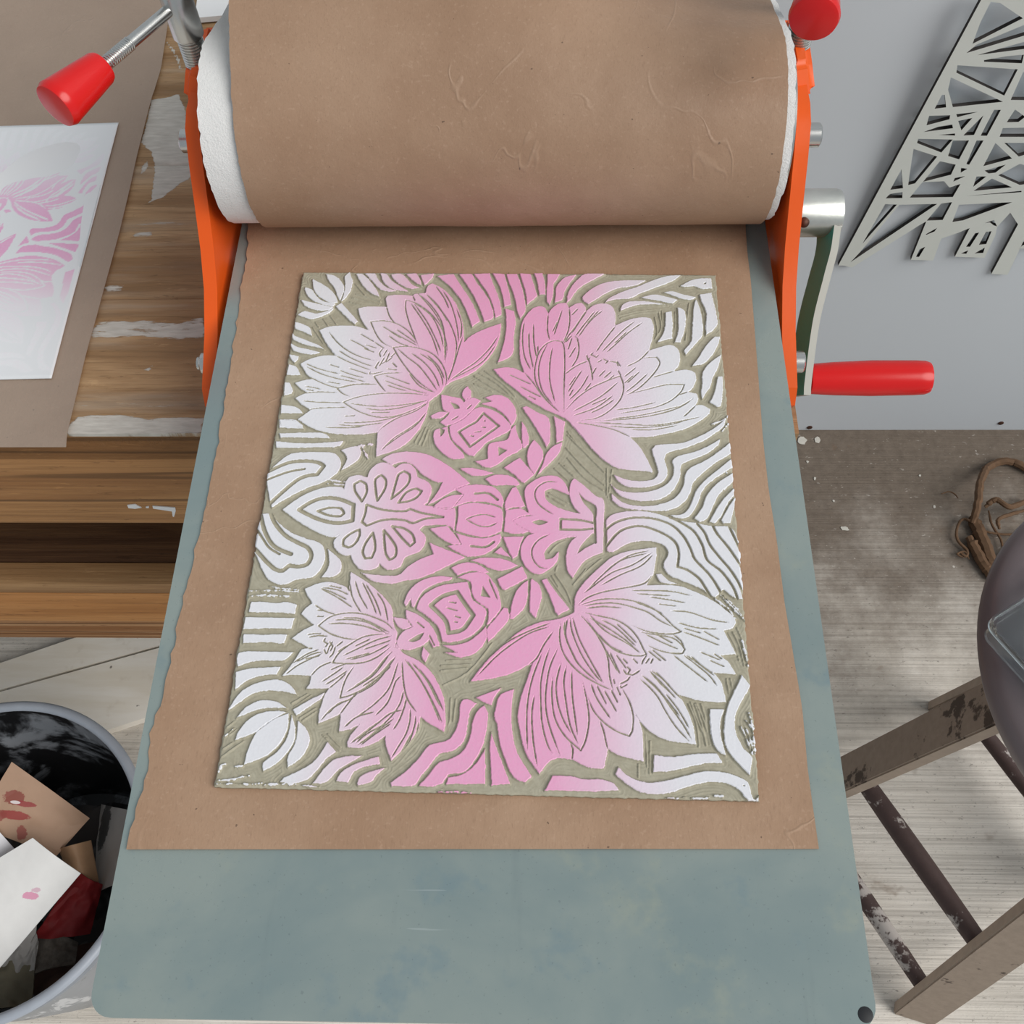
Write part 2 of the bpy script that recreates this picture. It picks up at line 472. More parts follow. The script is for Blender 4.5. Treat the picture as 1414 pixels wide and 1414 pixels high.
def m_stain(name, base, stains):
    """paper with ink smears: stains = [(cx, cy, rx, ry, colour)] in local metres, ragged by noise"""
    t = NT(name); v = t.coord(); s = t.sep(v)
    c = t.mix(t.noise(v, 60, 4), sc(base, 0.92), tuple(min(1, q) for q in sc(base, 1.06)))
    n = t.noise(v, 150, 6, 0.75)
    for (cx, cy, rx, ry, col, th) in stains:
        dx = t.math('DIVIDE', t.math('SUBTRACT', s[0], cx), rx); dy = t.math('DIVIDE', t.math('SUBTRACT', s[1], cy), ry)
        d = t.math('ADD', t.math('MULTIPLY', dx, dx), t.math('MULTIPLY', dy, dy))
        f = t.step(t.math('ADD', d, t.math('MULTIPLY', t.math('SUBTRACT', 0.5, n), th)), 0.75, 1.0, 0.85, 0)
        c = t.mix(f, c, col)
    return t.out(c, 0.6, 0, 0.3)

# ------------------------------------------------------------------ raster of the carved design (block-local, 0.1 mm units)
DESIGN = """P -1433,1817 -1350,1765 -1277,1705 -1231,1633 -1220,1595 -1263,1588 -1323,1618 -1381,1668 -1417,1734
P -1339,1864 -1275,1850 -1223,1804 -1192,1743 -1190,1682 -1207,1612 -1225,1645 -1261,1730 -1309,1797
P -1165,1884 -1134,1792 -1140,1701 -1174,1624 -1198,1600 -1184,1694 -1187,1779 -1199,1841
P -1479,1737 -1424,1716 -1389,1662 -1331,1608 -1232,1578 -1250,1558 -1337,1578 -1428,1631 -1468,1691
P -1490,1619 -1414,1595 -1327,1572 -1248,1552 -1266,1530 -1329,1517 -1406,1534 -1462,1569
P -1499,1478 -1449,1512 -1372,1491 -1309,1507 -1242,1540 -1263,1504 -1323,1464 -1394,1439 -1461,1462
P -1232,1559 -1192,1592 -1053,1422 -1075,1399 -1116,1433
P -1505,1411 -1452,1394 -1393,1360 -1368,1291 -1434,1325 -1497,1353
P -1516,1318 -1493,1290 -1396,1245 -1309,1206 -1266,1170 -1325,1189 -1410,1211 -1498,1255
P -1513,1221 -1452,1187 -1367,1166 -1287,1142 -1353,1124 -1436,1137 -1490,1164
P -1509,1124 -1437,1106 -1439,1075 -1461,1050 -1493,1085
P -1499,1035 -1447,1019 -1419,975 -1404,946 -1502,945
P -1507,881 -1473,878 -1440,812 -1442,785 -1495,771
P -1504,693 -1405,679 -1357,643 -1348,625 -1496,623
P -1501,577 -1386,569 -1331,518 -1323,500 -1488,508
P -1116,1864 -1074,1869 -1005,1800 -950,1715 -923,1651 -994,1690 -1058,1762
P -1050,1873 -975,1874 -940,1806 -877,1740 -797,1708 -846,1704 -922,1721 -996,1806
P -937,1874 -889,1868 -850,1807 -774,1747 -713,1703 -771,1711 -848,1734 -906,1794
P -860,1863 -785,1872 -734,1821 -682,1760 -631,1740 -698,1730 -756,1753 -817,1801
P -747,1870 -672,1877 -640,1822 -626,1764 -660,1779 -716,1833
P -642,1859 -540,1878 -547,1841 -589,1779 -605,1765
P -815,289 -820,383 -823,454 -819,482 -905,463 -1043,459 -1174,474 -1283,513 -1374,577 -1331,617 -1296,652 -1359,695 -1416,748 -1371,780 -1335,794 -1395,834 -1436,877 -1360,905 -1315,911 -1356,943 -1419,1042 -1348,1087 -1261,1116 -1180,1117 -1245,1201 -1291,1281 -1323,1338 -1256,1373 -1147,1384 -1054,1376 -966,1340 -1011,1399 -1046,1469 -1068,1541 -999,1559 -860,1559 -877,1637 -865,1661 -768,1672 -682,1661 -671,1680 -592,1691 -579,1761 -547,1783 -453,1720 -372,1607 -329,1501 -305,1408 -293,1339 -285,1245 -237,1305 -149,1363 -30,1418 -37,1307 -60,1205 -109,1104 -185,1003 -270,942 -356,897 -402,848 -421,805 -462,767 -495,729 -497,698 -508,614 -540,520 -593,427 -664,355 -745,314
G -1255,1327 -1185,1236 -1104,1163 -1008,1109 -904,1075
G -1167,1163 -1079,1102 -984,1053 -909,1026
G -1180,1117 -1093,1068 -999,1025 -924,993
G -1097,1260 -1019,1215 -941,1160
G -1029,1312 -961,1267 -920,1239
G -988,1182 -911,1147
G -983,1216 -898,1183
G -922,1239 -843,1181
G -1388,1048 -1283,999 -1135,957
G -1377,1020 -1260,956 -1130,914 -1011,891
G -1356,938 -1269,890 -1185,853 -1121,841 -1052,860 -983,874 -866,874
G -1216,1039 -1141,1012
G -1138,990 -1063,958 -962,927
G -1133,946 -1023,915 -949,892
G -1078,1008 -1013,986 -937,958
G -1216,891 -1120,873
G -1359,791 -1258,803 -1134,800
G -1362,851 -1280,835 -1243,823
G -1350,824 -1295,812
G -866,872 -983,872 -1070,860 -1136,834 -1098,795 -1040,766
G -1359,727 -1248,718 -1082,715
G -1308,656 -1224,671 -1048,679
G -497,782 -596,797 -772,800 -920,782 -1014,754 -1081,721 -1024,679 -940,633 -841,603 -746,605 -661,632 -561,686 -498,740
G -1036,711 -894,692 -754,694 -607,717 -503,745
G -927,670 -803,661 -675,684 -547,729
G -888,639 -756,641
G -697,974 -814,967 -894,941 -850,874 -798,808
G -822,951 -739,919 -636,875
G -818,907 -717,865 -634,834 -518,801
G -796,869 -732,843 -658,821
G -456,804 -559,878 -646,975 -728,1095 -783,1192 -692,1203 -600,1187 -507,1143 -439,1066 -397,967 -391,881 -413,835
G -753,1185 -675,1107 -588,1031 -509,922 -447,824
G -660,1152 -555,1064 -476,955 -431,848
G -597,1147 -492,1065 -431,956 -411,869
G -542,1131 -454,1033 -405,924
G -655,975 -575,867 -473,813
G -793,1193 -867,1240 -920,1320 -964,1420 -876,1430 -782,1408 -694,1345 -633,1266 -603,1196
G -881,1384 -773,1310 -609,1207
G -777,1356 -690,1288 -622,1232
G -827,1298 -739,1230 -672,1206
G -812,1332 -732,1274
G -605,1198 -657,1334 -692,1426 -725,1544 -728,1623 -650,1592 -551,1510 -460,1383 -414,1246 -398,1153
G -697,1603 -602,1451 -517,1290 -458,1119
G -668,1592 -564,1428 -488,1268 -443,1153
G -679,1609 -540,1487 -466,1337 -428,1198
G -864,1559 -834,1472 -789,1406
G -682,1660 -661,1616
G -643,1682 -547,1581 -464,1441 -426,1291 -404,1109
G -587,1682 -491,1570 -415,1427
G -590,1682 -489,1558 -407,1430 -353,1292 -337,1179 -354,1012 -388,922
G -646,1682 -554,1569 -482,1452 -437,1337 -420,1200 -409,1064
G -526,1762 -458,1654 -412,1545
G -472,1720 -409,1606 -363,1465 -337,1338 -326,1245
G -299,1293 -319,1202 -327,1157 -354,1012 -382,900
G -359,1548 -314,1408 -314,1270
G -46,1307 -104,1193 -188,1080 -273,1002 -365,911
G -61,1228 -136,1092 -221,1014 -340,933
G -499,729 -585,654 -710,590 -798,516 -819,482
G -789,329 -713,431 -625,504 -534,588
G -782,349 -672,452 -575,536 -505,651
G -1071,553 -967,555 -796,578 -628,643
G -1095,537 -964,529 -792,557
G -1179,515 -1049,512 -927,522
G -1059,605 -988,611
g -853,1184 -875,1138 -861,1103
g -823,1173 -846,1114
g -869,1071 -891,1016 -878,1003
g -836,1105 -865,1025
g -804,1150 -824,1072 -858,1047
g -923,982 -925,960 -886,966 -832,983
g -781,1106 -823,1059
G -778,1061 -739,1018
G -809,1006 -737,996
G -759,1151 -791,1106
P 430,607 334,658 264,699 176,760 86,844 -4,929 -71,1012 10,1030 81,1020 146,980 114,1084 104,1230 110,1390 139,1483 192,1560 229,1575 275,1567 302,1502 316,1543 366,1597 430,1610 448,1563 495,1602 540,1611 566,1572 571,1537 633,1594 715,1605 761,1574 780,1502 773,1403 804,1423 877,1462 968,1484 1026,1476 1045,1412 1036,1309 1006,1188 1085,1220 1156,1240 1200,1212 1219,1149 1206,1066 1171,1012 1261,1026 1312,1002 1318,942 1288,867 1255,840 1316,825 1325,783 1302,730 1349,733 1399,700 1394,669 1348,620 1242,547 1122,504 977,471 859,467 916,400 964,302 1000,198 928,208 845,212 762,230 680,287 596,385 520,495
G 507,578 618,559 737,530 821,491 859,467
G 144,986 207,900 279,783 350,700 387,662
G 38,968 110,931 192,887
G 112,872 192,824 264,781
G 175,792 228,761
G 419,659 418,860 421,1077 415,1211 401,1256 352,1267 298,1243 246,1175 221,1075 215,965 243,857 315,741 378,667
G 298,1232 256,1120 241,987 270,836 343,719
G 335,1210 319,1076 321,912 360,729
G 131,1436 122,1298 140,1129 189,1006
G 166,1344 174,1185 206,1017
G 196,1414 204,1242 226,1117
G 300,1508 296,1369 313,1275
G 231,1220 235,1139
G 449,1568 454,1452 441,1348 410,1254
G 399,1544 342,1310
G 368,1439 333,1344
G 513,1557 467,1496
G 568,1535 495,1394 446,1313 415,1243
G 573,1535 523,1441 469,1334
G 687,1542 596,1442 514,1301
G 633,1535 559,1418 496,1312
G 660,1541 578,1427
G 478,1319 505,1291 519,1201 506,1112 466,1032
G 425,1254 469,1314
G 469,1291 443,1187
G 497,1212 452,1120
G 427,979 471,1023 532,1068 583,1091
G 581,1124 603,1025 613,925
G 541,1013 489,915 445,826
G 585,970 532,861 454,762
G 497,958 454,880
G 602,905 558,838
G 480,850 454,794
G 425,670 506,776 602,862 707,923 802,968 820,908 819,834 792,759 721,674 635,616 532,596
G 786,913 662,789 481,668
G 749,801 636,704 481,632
G 757,769 679,705 594,654
G 706,779 601,722
G 776,1398 730,1328 675,1237 637,1167
G 966,1434 874,1353 773,1238 710,1168
G 912,1445 820,1352 729,1238 679,1173
G 856,1353 765,1247
G 1006,1188 939,1106 850,1048
G 948,1118 1011,1129 1055,1130 1077,1086 1051,1020 987,932 915,856 836,805
G 937,1008 847,907
G 911,1040 830,960
G 988,987 898,888 836,832
G 892,974 829,906
G 1171,1012 1102,988 1024,958
G 827,807 984,857 1116,897 1235,900 1209,839 1136,764 1031,710 893,677 773,652
G 765,685 894,708 1034,750
G 1254,840 1199,816
G 1292,787 1194,712 1064,658 892,620 652,593
G 1256,755 1150,691 977,636 763,600
G 1304,730 1234,651 1214,633
G 1203,723 1064,679 892,635 721,610
G 1329,637 1189,598 1018,565 805,572 609,582
G 1232,609 1103,566 890,543 703,558
G 1171,567 1008,529 855,530
g 572,1146 581,1102 596,1122
g 621,1169 603,1146 639,1125 658,1147
g 683,1114 718,1092 700,1068
g 727,1093 780,1082 790,1047
g 780,1093 807,1047
g 787,1016 806,971
g 638,1036 611,979
G 700,1015 655,958
G 743,1005 690,948
G 760,973 716,926
G 647,1080 676,1101
P -518,1854 -397,1873 -344,1776 -273,1656 -220,1537 -183,1432 -237,1383 -273,1490 -326,1619 -388,1715 -448,1787
P -359,1874 -265,1875 -214,1777 -153,1681 -112,1586 -87,1474 -115,1445 -151,1430 -183,1526 -236,1656 -298,1776
P -247,1875 -134,1882 -102,1778 -60,1658 -37,1551 -30,1493 -75,1466 -93,1562 -135,1681 -196,1789
P -111,1882 -26,1877 1,1767 24,1659 33,1585 -16,1567 -27,1646 -54,1754 -85,1827
P -12,1877 68,1878 104,1756 131,1624 138,1530 103,1461 78,1529 61,1635 30,1743 4,1816
P 86,1884 166,1879 192,1781 217,1673 204,1649 146,1586 139,1684 112,1793
P 194,1885 252,1886 271,1806 277,1686 234,1683 220,1781
P 288,1880 383,1881 354,1819 336,1783 333,1674 311,1588 289,1614 286,1710 289,1794
P 419,1851 500,1876 443,1772 416,1711 402,1639 346,1612 351,1698 355,1759 382,1807
P 565,1883 709,1887 634,1834 551,1773 495,1712 459,1640 433,1613 440,1699 476,1784 523,1845
P 555,1683 625,1755 718,1805 848,1824 1007,1826 930,1777 809,1751 717,1702 642,1642 587,1597 544,1641
P 734,1655 827,1715 939,1765 1052,1826 1164,1870 1259,1877 1199,1822 1087,1766 965,1705 881,1656 771,1643 706,1616
P 815,1541 825,1590 880,1626 1008,1628 1155,1599 1099,1603 953,1598 879,1573
P 964,1667 1066,1694 1156,1671 1221,1648 1190,1610 1100,1635 1009,1652
P 1121,1716 1195,1725 1267,1696 1359,1673 1320,1647 1247,1660 1176,1695
P 1253,1778 1329,1829 1395,1848 1475,1849 1479,1756 1408,1751 1345,1775 1280,1766
P 1384,1697 1469,1713 1482,1615 1493,1510 1494,1429 1457,1371 1408,1329 1412,1428 1422,1533 1392,1638
P 1357,1664 1379,1567 1390,1451 1383,1325 1344,1268 1259,1153 1245,1188 1300,1267 1314,1370 1325,1485 1334,1578
P 1223,1577 1265,1554 1275,1473 1260,1369 1229,1266 1187,1264 1215,1357 1220,1460
P 1132,1529 1178,1541 1180,1437 1170,1297 1067,1262 1107,1333 1128,1425
P 1467,1315 1505,1317 1484,1236 1435,1146 1378,1079 1296,1059 1346,1134 1395,1224
P 1503,1160 1477,1059 1432,960 1410,885 1352,786 1345,831 1361,927 1365,1003 1423,1091
P 1467,971 1498,974 1495,865 1473,725 1451,719 1401,757 1433,832
K 1418,1806 1439,1816 1436,1794 1421,1791
P -9,1552 56,1529 72,1435 63,1297 63,1162 24,1105 -43,1069 -22,1161 0,1296 4,1435
P -419,794 -348,779 -286,764 -258,731 -234,765 -191,771 -144,747 -194,671 -251,597 -317,554 -377,541 -410,568 -364,616 -352,647 -394,668 -411,731
P -240,869 -210,808 -216,760 -250,747 -276,786 -264,839
P -479,617 -419,652 -356,647 -411,597 -467,597
K -359,739 -301,713 -280,678 -318,672
g -205,713 -235,673
g -289,617 -334,583
P -145,722 -67,742 -121,772 -35,797 45,764 91,685 100,602 70,548 24,627 -48,689 -118,712
P -180,680 -129,693 -41,661 31,600 69,539 53,500 -15,456 -82,414 -130,353 -169,300 -204,312 -266,371 -321,430 -343,501 -345,534 -262,595
N -122,644 -14,542 -199,374 -280,490 -208,545 -166,576 -122,644
g -115,589 -106,577
g -131,533 -100,528
g -179,489 -130,497
g -203,463 -176,456
P -429,510 -357,529 -339,450 -302,390 -247,331 -226,285 -303,278 -374,319 -429,388 -449,469
K -412,531 -372,506 -376,480 -401,445
P -161,263 -77,282 -80,374 -56,409 45,436 68,518 97,551 112,478 139,418 147,365 124,345 50,296 -23,229 -90,218
K -14,382 52,351 -7,302
G -6,229 135,342
P 30,217 134,298 231,165 169,101 148,112 96,169
P -87,130 -20,162 63,159 114,131 142,91 124,81 57,86 -34,83
P -259,207 -190,213 -122,200 -36,175 -70,161 -153,150 -213,174
P 137,583 170,530 189,449 186,398 152,366 142,458
P 224,436 276,370 287,310 270,250 233,164 195,229 180,308 191,378
P 412,424 394,342 345,271 245,155 286,251 302,320 343,381
P 138,695 166,708 245,655 314,615 330,512 326,411 308,378 265,470 203,582
P 351,628 428,585 414,432 371,414 367,523
P -775,269 -703,315 -593,330 -483,312 -387,264 -299,201 -182,94 -248,57 -320,12 -399,-46 -448,-72 -395,16 -362,98 -409,102 -497,154 -534,197 -588,241 -648,250 -704,222
P -824,-559 -743,-572 -599,-573 -541,-515 -467,-460 -383,-423 -417,-341 -336,-377 -253,-411 -186,-441 -280,-497 -372,-551 -472,-597 -542,-607 -620,-631 -739,-616
P -1380,-124 -1294,-42 -1194,22 -1089,53 -1013,50 -997,34 -996,89 -979,123 -923,144 -856,128 -846,179 -805,229 -755,245 -693,213 -679,200 -636,237 -576,228 -538,175 -529,139 -459,101 -430,44 -448,-52 -473,-72 -363,-88 -272,-91 -261,-142 -266,-258 -314,-217 -460,-225 -484,-253 -442,-302 -449,-375 -486,-416 -558,-449 -574,-496 -603,-528 -666,-535 -717,-495 -724,-517 -762,-540 -826,-539 -879,-494 -902,-441 -924,-447 -966,-433 -1012,-389 -1018,-335 -988,-300 -1012,-318 -1096,-300 -1201,-246 -1300,-183
N -873,-53 -926,22 -936,75 -901,100 -861,77 -850,14 -873,-53
N -774,-46 -795,44 -802,116 -767,146 -735,113 -733,45 -774,-46
N -684,-30 -671,56 -654,153 -623,178 -583,154 -582,96 -619,38 -684,-30
N -636,-58 -593,19 -529,49 -494,30 -523,-18 -579,-48 -636,-58
N -868,-258 -918,-287 -961,-333 -957,-374 -923,-387 -885,-359 -863,-304 -868,-258
N -780,-280 -820,-358 -830,-421 -810,-461 -770,-456 -755,-402 -762,-339 -780,-280
N -712,-260 -700,-347 -684,-427 -657,-467 -623,-444 -624,-381 -662,-319 -712,-260
N -662,-231 -587,-244 -527,-289 -510,-343 -536,-370 -589,-317 -662,-231
N -841,-76 -755,-107 -664,-120 -581,-118 -558,-104 -498,-126 -415,-143 -342,-158 -454,-172 -533,-206 -576,-188 -658,-180 -739,-191 -825,-230 -857,-203 -843,-142 -841,-76
M -1271,-122 -1207,-69 -1128,-34 -1028,-37 -924,-78 -919,-195 -1008,-215 -1108,-198 -1195,-163 -1271,-122
N -1150,-129 -1078,-104 -1003,-107 -979,-144 -997,-164 -1072,-160 -1150,-129
P -1516,148 -1407,284 -1317,312 -1172,317 -1094,309 -1050,265 -1039,205 -1066,146 -1135,86 -1238,41 -1354,-33 -1449,-108 -1480,-26 -1512,89
M -1509,163 -1391,229 -1274,246 -1187,234 -1152,208 -1171,174 -1188,144 -1250,133 -1313,98 -1386,19 -1464,-78
N -1519,94 -1405,150 -1340,171 -1276,184
P -1051,335 -989,361 -947,368 -915,327 -927,267 -965,226 -1037,174 -1010,245 -1010,285
P -1520,-159 -1445,-148 -1395,-213 -1302,-285 -1198,-329 -1113,-355 -1075,-399 -1060,-462 -1075,-533 -1123,-596 -1216,-615 -1269,-642 -1315,-654 -1383,-627 -1430,-576 -1498,-453 -1524,-399 -1518,-271
M -1456,-135 -1419,-213 -1340,-304 -1251,-357 -1182,-392 -1150,-446 -1167,-508 -1228,-527 -1278,-520 -1313,-556 -1362,-548 -1426,-496 -1513,-408
M -1513,-169 -1466,-288 -1394,-387 -1279,-441
N -1522,-271 -1475,-334 -1425,-397 -1352,-442
P -1053,-399 -997,-443 -953,-495 -956,-557 -996,-593 -1069,-596 -1035,-532 -1034,-470
P -1483,460 -1199,469 -1140,427 -1107,423 -1289,430 -1470,427
P -1498,398 -1352,385 -1215,387 -1043,407 -1059,375 -1100,359 -1347,348 -1488,345
P -1500,573 -1376,559 -1324,511 -1476,514
S -1503,-699 -1365,-692 -1174,-697
S -1502,-734 -1400,-725 -1249,-729
S -922,377 -890,317 -869,278
S -938,367 -846,388
S -1385,-662 -1288,-678 -1191,-684
S -1112,106 -992,89
S -1109,77 -999,69
P -281,47 -216,77 -117,85 -33,70 18,23 39,-43 32,-82 -28,-53 -111,-41 -193,-47 -241,-67 -283,-89 -219,7
N -147,18 -64,22 0,-26
P -414,-89 -359,-31 -295,3 -219,11 -259,-48 -282,-93 -305,-103
P -249,-76 -176,-51 -94,-55 -11,-72 31,-99 40,-174 33,-254 -50,-292 -148,-287 -256,-255 -248,-161
g -196,-171 -139,-145 -74,-134 -6,-156
g -196,-171 -119,-214 -53,-222 4,-193
P -420,-242 -314,-220 -261,-281 -215,-350 -273,-349 -348,-310
P -254,-271 -163,-297 -66,-304 30,-270 29,-329 -14,-384 -84,-426 -172,-434 -263,-389 -306,-363 -215,-352
N -152,-362 -63,-367 -12,-330
P 46,-63 61,-5 91,63 116,75 142,16 179,-70 153,-78 104,-79 54,-101
P 56,-101 154,-88 213,-133 155,-144 102,-177 141,-213 208,-249 179,-263 110,-271 49,-252
P 47,-293 177,-286 153,-354 139,-426 110,-447 73,-365
P -7,-404 33,-364 101,-437 59,-423
Q 220,-135 190,-68 171,16 182,74 231,123 296,157 379,155 430,107 461,20 414,40 347,67 301,43 307,-10 357,-60 439,-96 524,-118 524,-148 350,-151
G 382,111 314,115 256,75 237,18 259,-48 309,-94 360,-128
Q 106,-177 163,-148 253,-137 350,-120 531,-118 481,-54 460,31 472,118 492,144 563,81 628,15 679,-17 677,-162 669,-390 577,-435 522,-498 483,-570 451,-517 442,-420 466,-330 507,-284 433,-276 352,-269 272,-270 223,-262 141,-213
N 403,-158 524,-164 606,-181
N 404,-233 524,-233 606,-223
N 406,-157 405,-231
K 220,-184 269,-163 330,-182 270,-208
K 509,58 554,-5 632,-65 627,-181 606,-181 607,-117 546,-33
K 606,-255 626,-254 626,-320 562,-364 504,-412 538,-337
N 619,-60 624,-322
Q 223,-271 336,-264 433,-276 507,-284 425,-295 345,-341 305,-405 315,-446 354,-439 395,-392 386,-457 332,-519 277,-548 221,-530 176,-470 158,-399 176,-318
G 338,-269 272,-307 230,-371 235,-442 276,-498 325,-508
P -152,-460 -65,-440 47,-447 112,-472 147,-491 66,-526 -5,-523 -79,-485
P -270,-515 -206,-483 -143,-477 -86,-498 -27,-543 -76,-546 -140,-534 -227,-564
P -542,-763 -524,-694 -482,-633 -422,-593 -336,-573 -255,-580 -263,-598 -340,-621 -416,-666 -452,-719 -477,-789 -494,-779 -498,-728 -527,-781
P -463,-795 -443,-727 -392,-674 -316,-634 -230,-619 -162,-607 -140,-678 -122,-729 -65,-770 -39,-803 -49,-878 -81,-929 -147,-980 -230,-1006 -291,-1005 -316,-926 -354,-877 -414,-828
M -377,-772 -311,-711 -223,-678 -176,-747 -115,-830 -174,-923 -257,-948 -277,-875 -327,-818 -377,-772
g -270,-744 -221,-753
g -283,-783 -210,-804
g -229,-837 -188,-850
g -230,-874 -205,-879
P -224,-580 -155,-548 -84,-542 -35,-563 23,-648 41,-708 53,-776 30,-818 -21,-886 -33,-905 -23,-836 -29,-786 -66,-761 -115,-720 -133,-669 -145,-609
K -68,-631 -12,-715 -78,-704
g -35,-580 28,-727
P 19,-588 170,-496 207,-577 71,-658 49,-648
P -299,-1024 -229,-1026 -146,-1004 -80,-954 -35,-901 -27,-977 -67,-1051 -111,-1086 -186,-1100 -273,-1072 -196,-1072
P -29,-919 23,-844 67,-774 91,-783 102,-850 64,-909 -1,-986 -18,-1003
P -570,-1048 -561,-997 -534,-947 -474,-913 -519,-855 -525,-803 -475,-821 -410,-861 -360,-910 -324,-975 -303,-1034 -343,-1041 -369,-993 -397,-1026 -434,-1045 -494,-1063
K -500,-1006 -441,-962 -402,-947 -423,-994 -467,-1013
g -455,-879 -404,-921
g -375,-960 -334,-1035
P -598,-855 -524,-864 -481,-915 -536,-932 -577,-898
P -402,-1041 -361,-1082 -381,-1140 -409,-1099
P 107,-849 113,-763 137,-669 183,-608 211,-588 209,-693 195,-770 128,-849
P 226,-600 229,-579 269,-606 294,-666 291,-734 262,-837 227,-803 224,-693
P 291,-588 324,-577 388,-672 468,-778 397,-818 381,-800 341,-690
P 493,-797 495,-730 505,-674 551,-600 630,-511 726,-421 838,-375 1003,-347 999,-425 975,-539 951,-575 936,-608 1047,-604 1140,-612 1231,-649 1321,-698 1394,-755 1451,-812 1460,-845 1439,-879 1383,-898 1417,-977 1443,-1043 1351,-1056 1394,-1091 1434,-1169 1359,-1166 1302,-1160 1341,-1209 1359,-1278 1364,-1337 1274,-1338 1180,-1325 1093,-1299 1123,-1347 1149,-1407 1168,-1474 1176,-1526 1181,-1587 1112,-1583 1012,-1567 927,-1525 877,-1474 843,-1422 877,-1497 885,-1578 883,-1692 786,-1675 715,-1648 686,-1628 663,-1740 603,-1740 531,-1720 488,-1696 381,-1694 303,-1778 267,-1734 221,-1656 190,-1553 172,-1449 184,-1349 218,-1232 250,-1130 224,-1141 120,-1199 9,-1229 -112,-1250 -76,-1195 3,-1090 98,-990 187,-915 286,-867 350,-853 420,-836
G 516,-750 567,-703 645,-667 754,-639 864,-615 927,-592 969,-539
G 957,-372 829,-410 709,-501 583,-636
G 973,-385 852,-472 725,-527 614,-616 551,-671
G 976,-403 899,-480 771,-544 653,-617
G 941,-390 789,-438 693,-512
G 520,-753 629,-714 745,-703 861,-718 953,-754 1027,-811 1086,-876 1128,-908 1076,-925 993,-923 917,-908 840,-875
G 551,-754 644,-735 745,-733 845,-756 936,-788 1011,-844 1087,-881
G 567,-770 667,-756 777,-763
G 861,-722 960,-762 1022,-796
G 832,-646 980,-643 1096,-649 1204,-674
G 870,-666 1073,-677
G 947,-686 1055,-701 1163,-721
G 1000,-732 1108,-744
G 1071,-776 1182,-782 1317,-829 1416,-845
G 1110,-850 1222,-881 1345,-888
G 540,-794 628,-815 743,-842 819,-890 870,-954 899,-1019 918,-1056 890,-1067 822,-1065 740,-1038 672,-983 620,-919 565,-836
G 582,-829 689,-893 779,-956 847,-1013
G 659,-844 742,-892 855,-1005
G 743,-863 803,-923 863,-989
G 627,-927 702,-1007 779,-1047
G 582,-808 673,-910 816,-996 884,-1053
G 886,-917 977,-931 1075,-950 1126,-989 1145,-1021 1131,-1045 1071,-1047 989,-1029 920,-996
G 916,-929 1006,-976 1104,-1020
G 992,-935 1075,-984
G 1143,-885 1249,-917
G 1141,-910 1245,-948 1350,-992
G 1256,-899 1352,-956
G 1233,-1034 1350,-1084
G 1315,-1044 1359,-1076
G 1283,-1084 1371,-1124
G 1149,-1056 1214,-1102 1286,-1156 1309,-1164
G 1080,-928 1124,-967 1143,-1024
G 1134,-1056 1192,-1102 1277,-1179 1319,-1242
G 1074,-1057 1175,-1142 1268,-1220
G 1179,-1063 1250,-1133 1308,-1180
G 943,-1156 1008,-1209 1086,-1300 1123,-1332
G 905,-1196 969,-1265 1033,-1340 1089,-1431
G 936,-1164 1000,-1241 1065,-1302
G 866,-1202 928,-1259 977,-1320 1018,-1403 1072,-1492 1142,-1573
G 885,-1186 979,-1274 1048,-1379 1116,-1483 1157,-1565
G 931,-1157 1010,-1242 1081,-1327
G 968,-1164 1048,-1250
G 1022,-1296 1091,-1393 1146,-1499
G 768,-1266 811,-1350 831,-1433 824,-1523 807,-1551 735,-1525 662,-1474 605,-1408 574,-1331
G 624,-1254 680,-1370
G 668,-1284 738,-1414
G 709,-1283 746,-1360
G 739,-1259 762,-1314
G 591,-1247 627,-1339 701,-1452
G 413,-866 406,-965 430,-1062 491,-1148 566,-1209 647,-1254 719,-1285
G 719,-1285 700,-1198 694,-1104 672,-1024 620,-927 566,-854 526,-812
G 436,-849 436,-931 468,-1028 521,-1131 627,-1233
G 466,-831 482,-930 536,-1067 610,-1185 664,-1240
G 482,-831 520,-962 581,-1090 660,-1236
G 451,-840 444,-964 507,-1109
G 349,-1030 320,-1127 300,-1246 302,-1362 312,-1491 343,-1609 374,-1664
G 395,-1037 351,-1150 331,-1284 332,-1399 356,-1512 418,-1678
G 304,-1063 254,-1208 228,-1348 224,-1493 233,-1650
G 264,-1324 252,-1439 263,-1589 289,-1735
G 370,-1189 365,-1322 385,-1459 444,-1562 524,-1634 532,-1642 560,-1581 579,-1469 568,-1355 542,-1231
G 418,-1117 390,-1244 398,-1359 429,-1458 474,-1540
G 448,-1140 434,-1243 450,-1381 473,-1502 518,-1606
G 479,-1163 483,-1319 502,-1471 514,-1554
G 473,-1598 488,-1634 483,-1694
G 641,-1467 662,-1527 672,-1578 684,-1631
g 920,-1062 896,-1099 888,-1124
g 934,-1082 911,-1116
g 957,-1081 941,-1115
g 798,-1133 820,-1156 805,-1182
g 775,-1149 797,-1180 834,-1187 881,-1155
g 759,-1244 804,-1219 821,-1195
g 759,-1252 766,-1267 805,-1243
g 722,-1213 730,-1246
G 679,-1032 747,-1167
G 702,-1047 761,-1183
G 739,-1062 799,-1150
G 777,-1086 807,-1118
G 837,-1084 867,-1117
G 928,-1034 1003,-1098
G 951,-1025 1033,-1097
G 886,-1186 959,-1247 1029,-1338 1098,-1430
G 341,-895 226,-939 99,-1031 12,-1114 -73,-1217
G 351,-870 211,-931 83,-1007 -32,-1124
G 368,-925 315,-1008 272,-1097 224,-1141
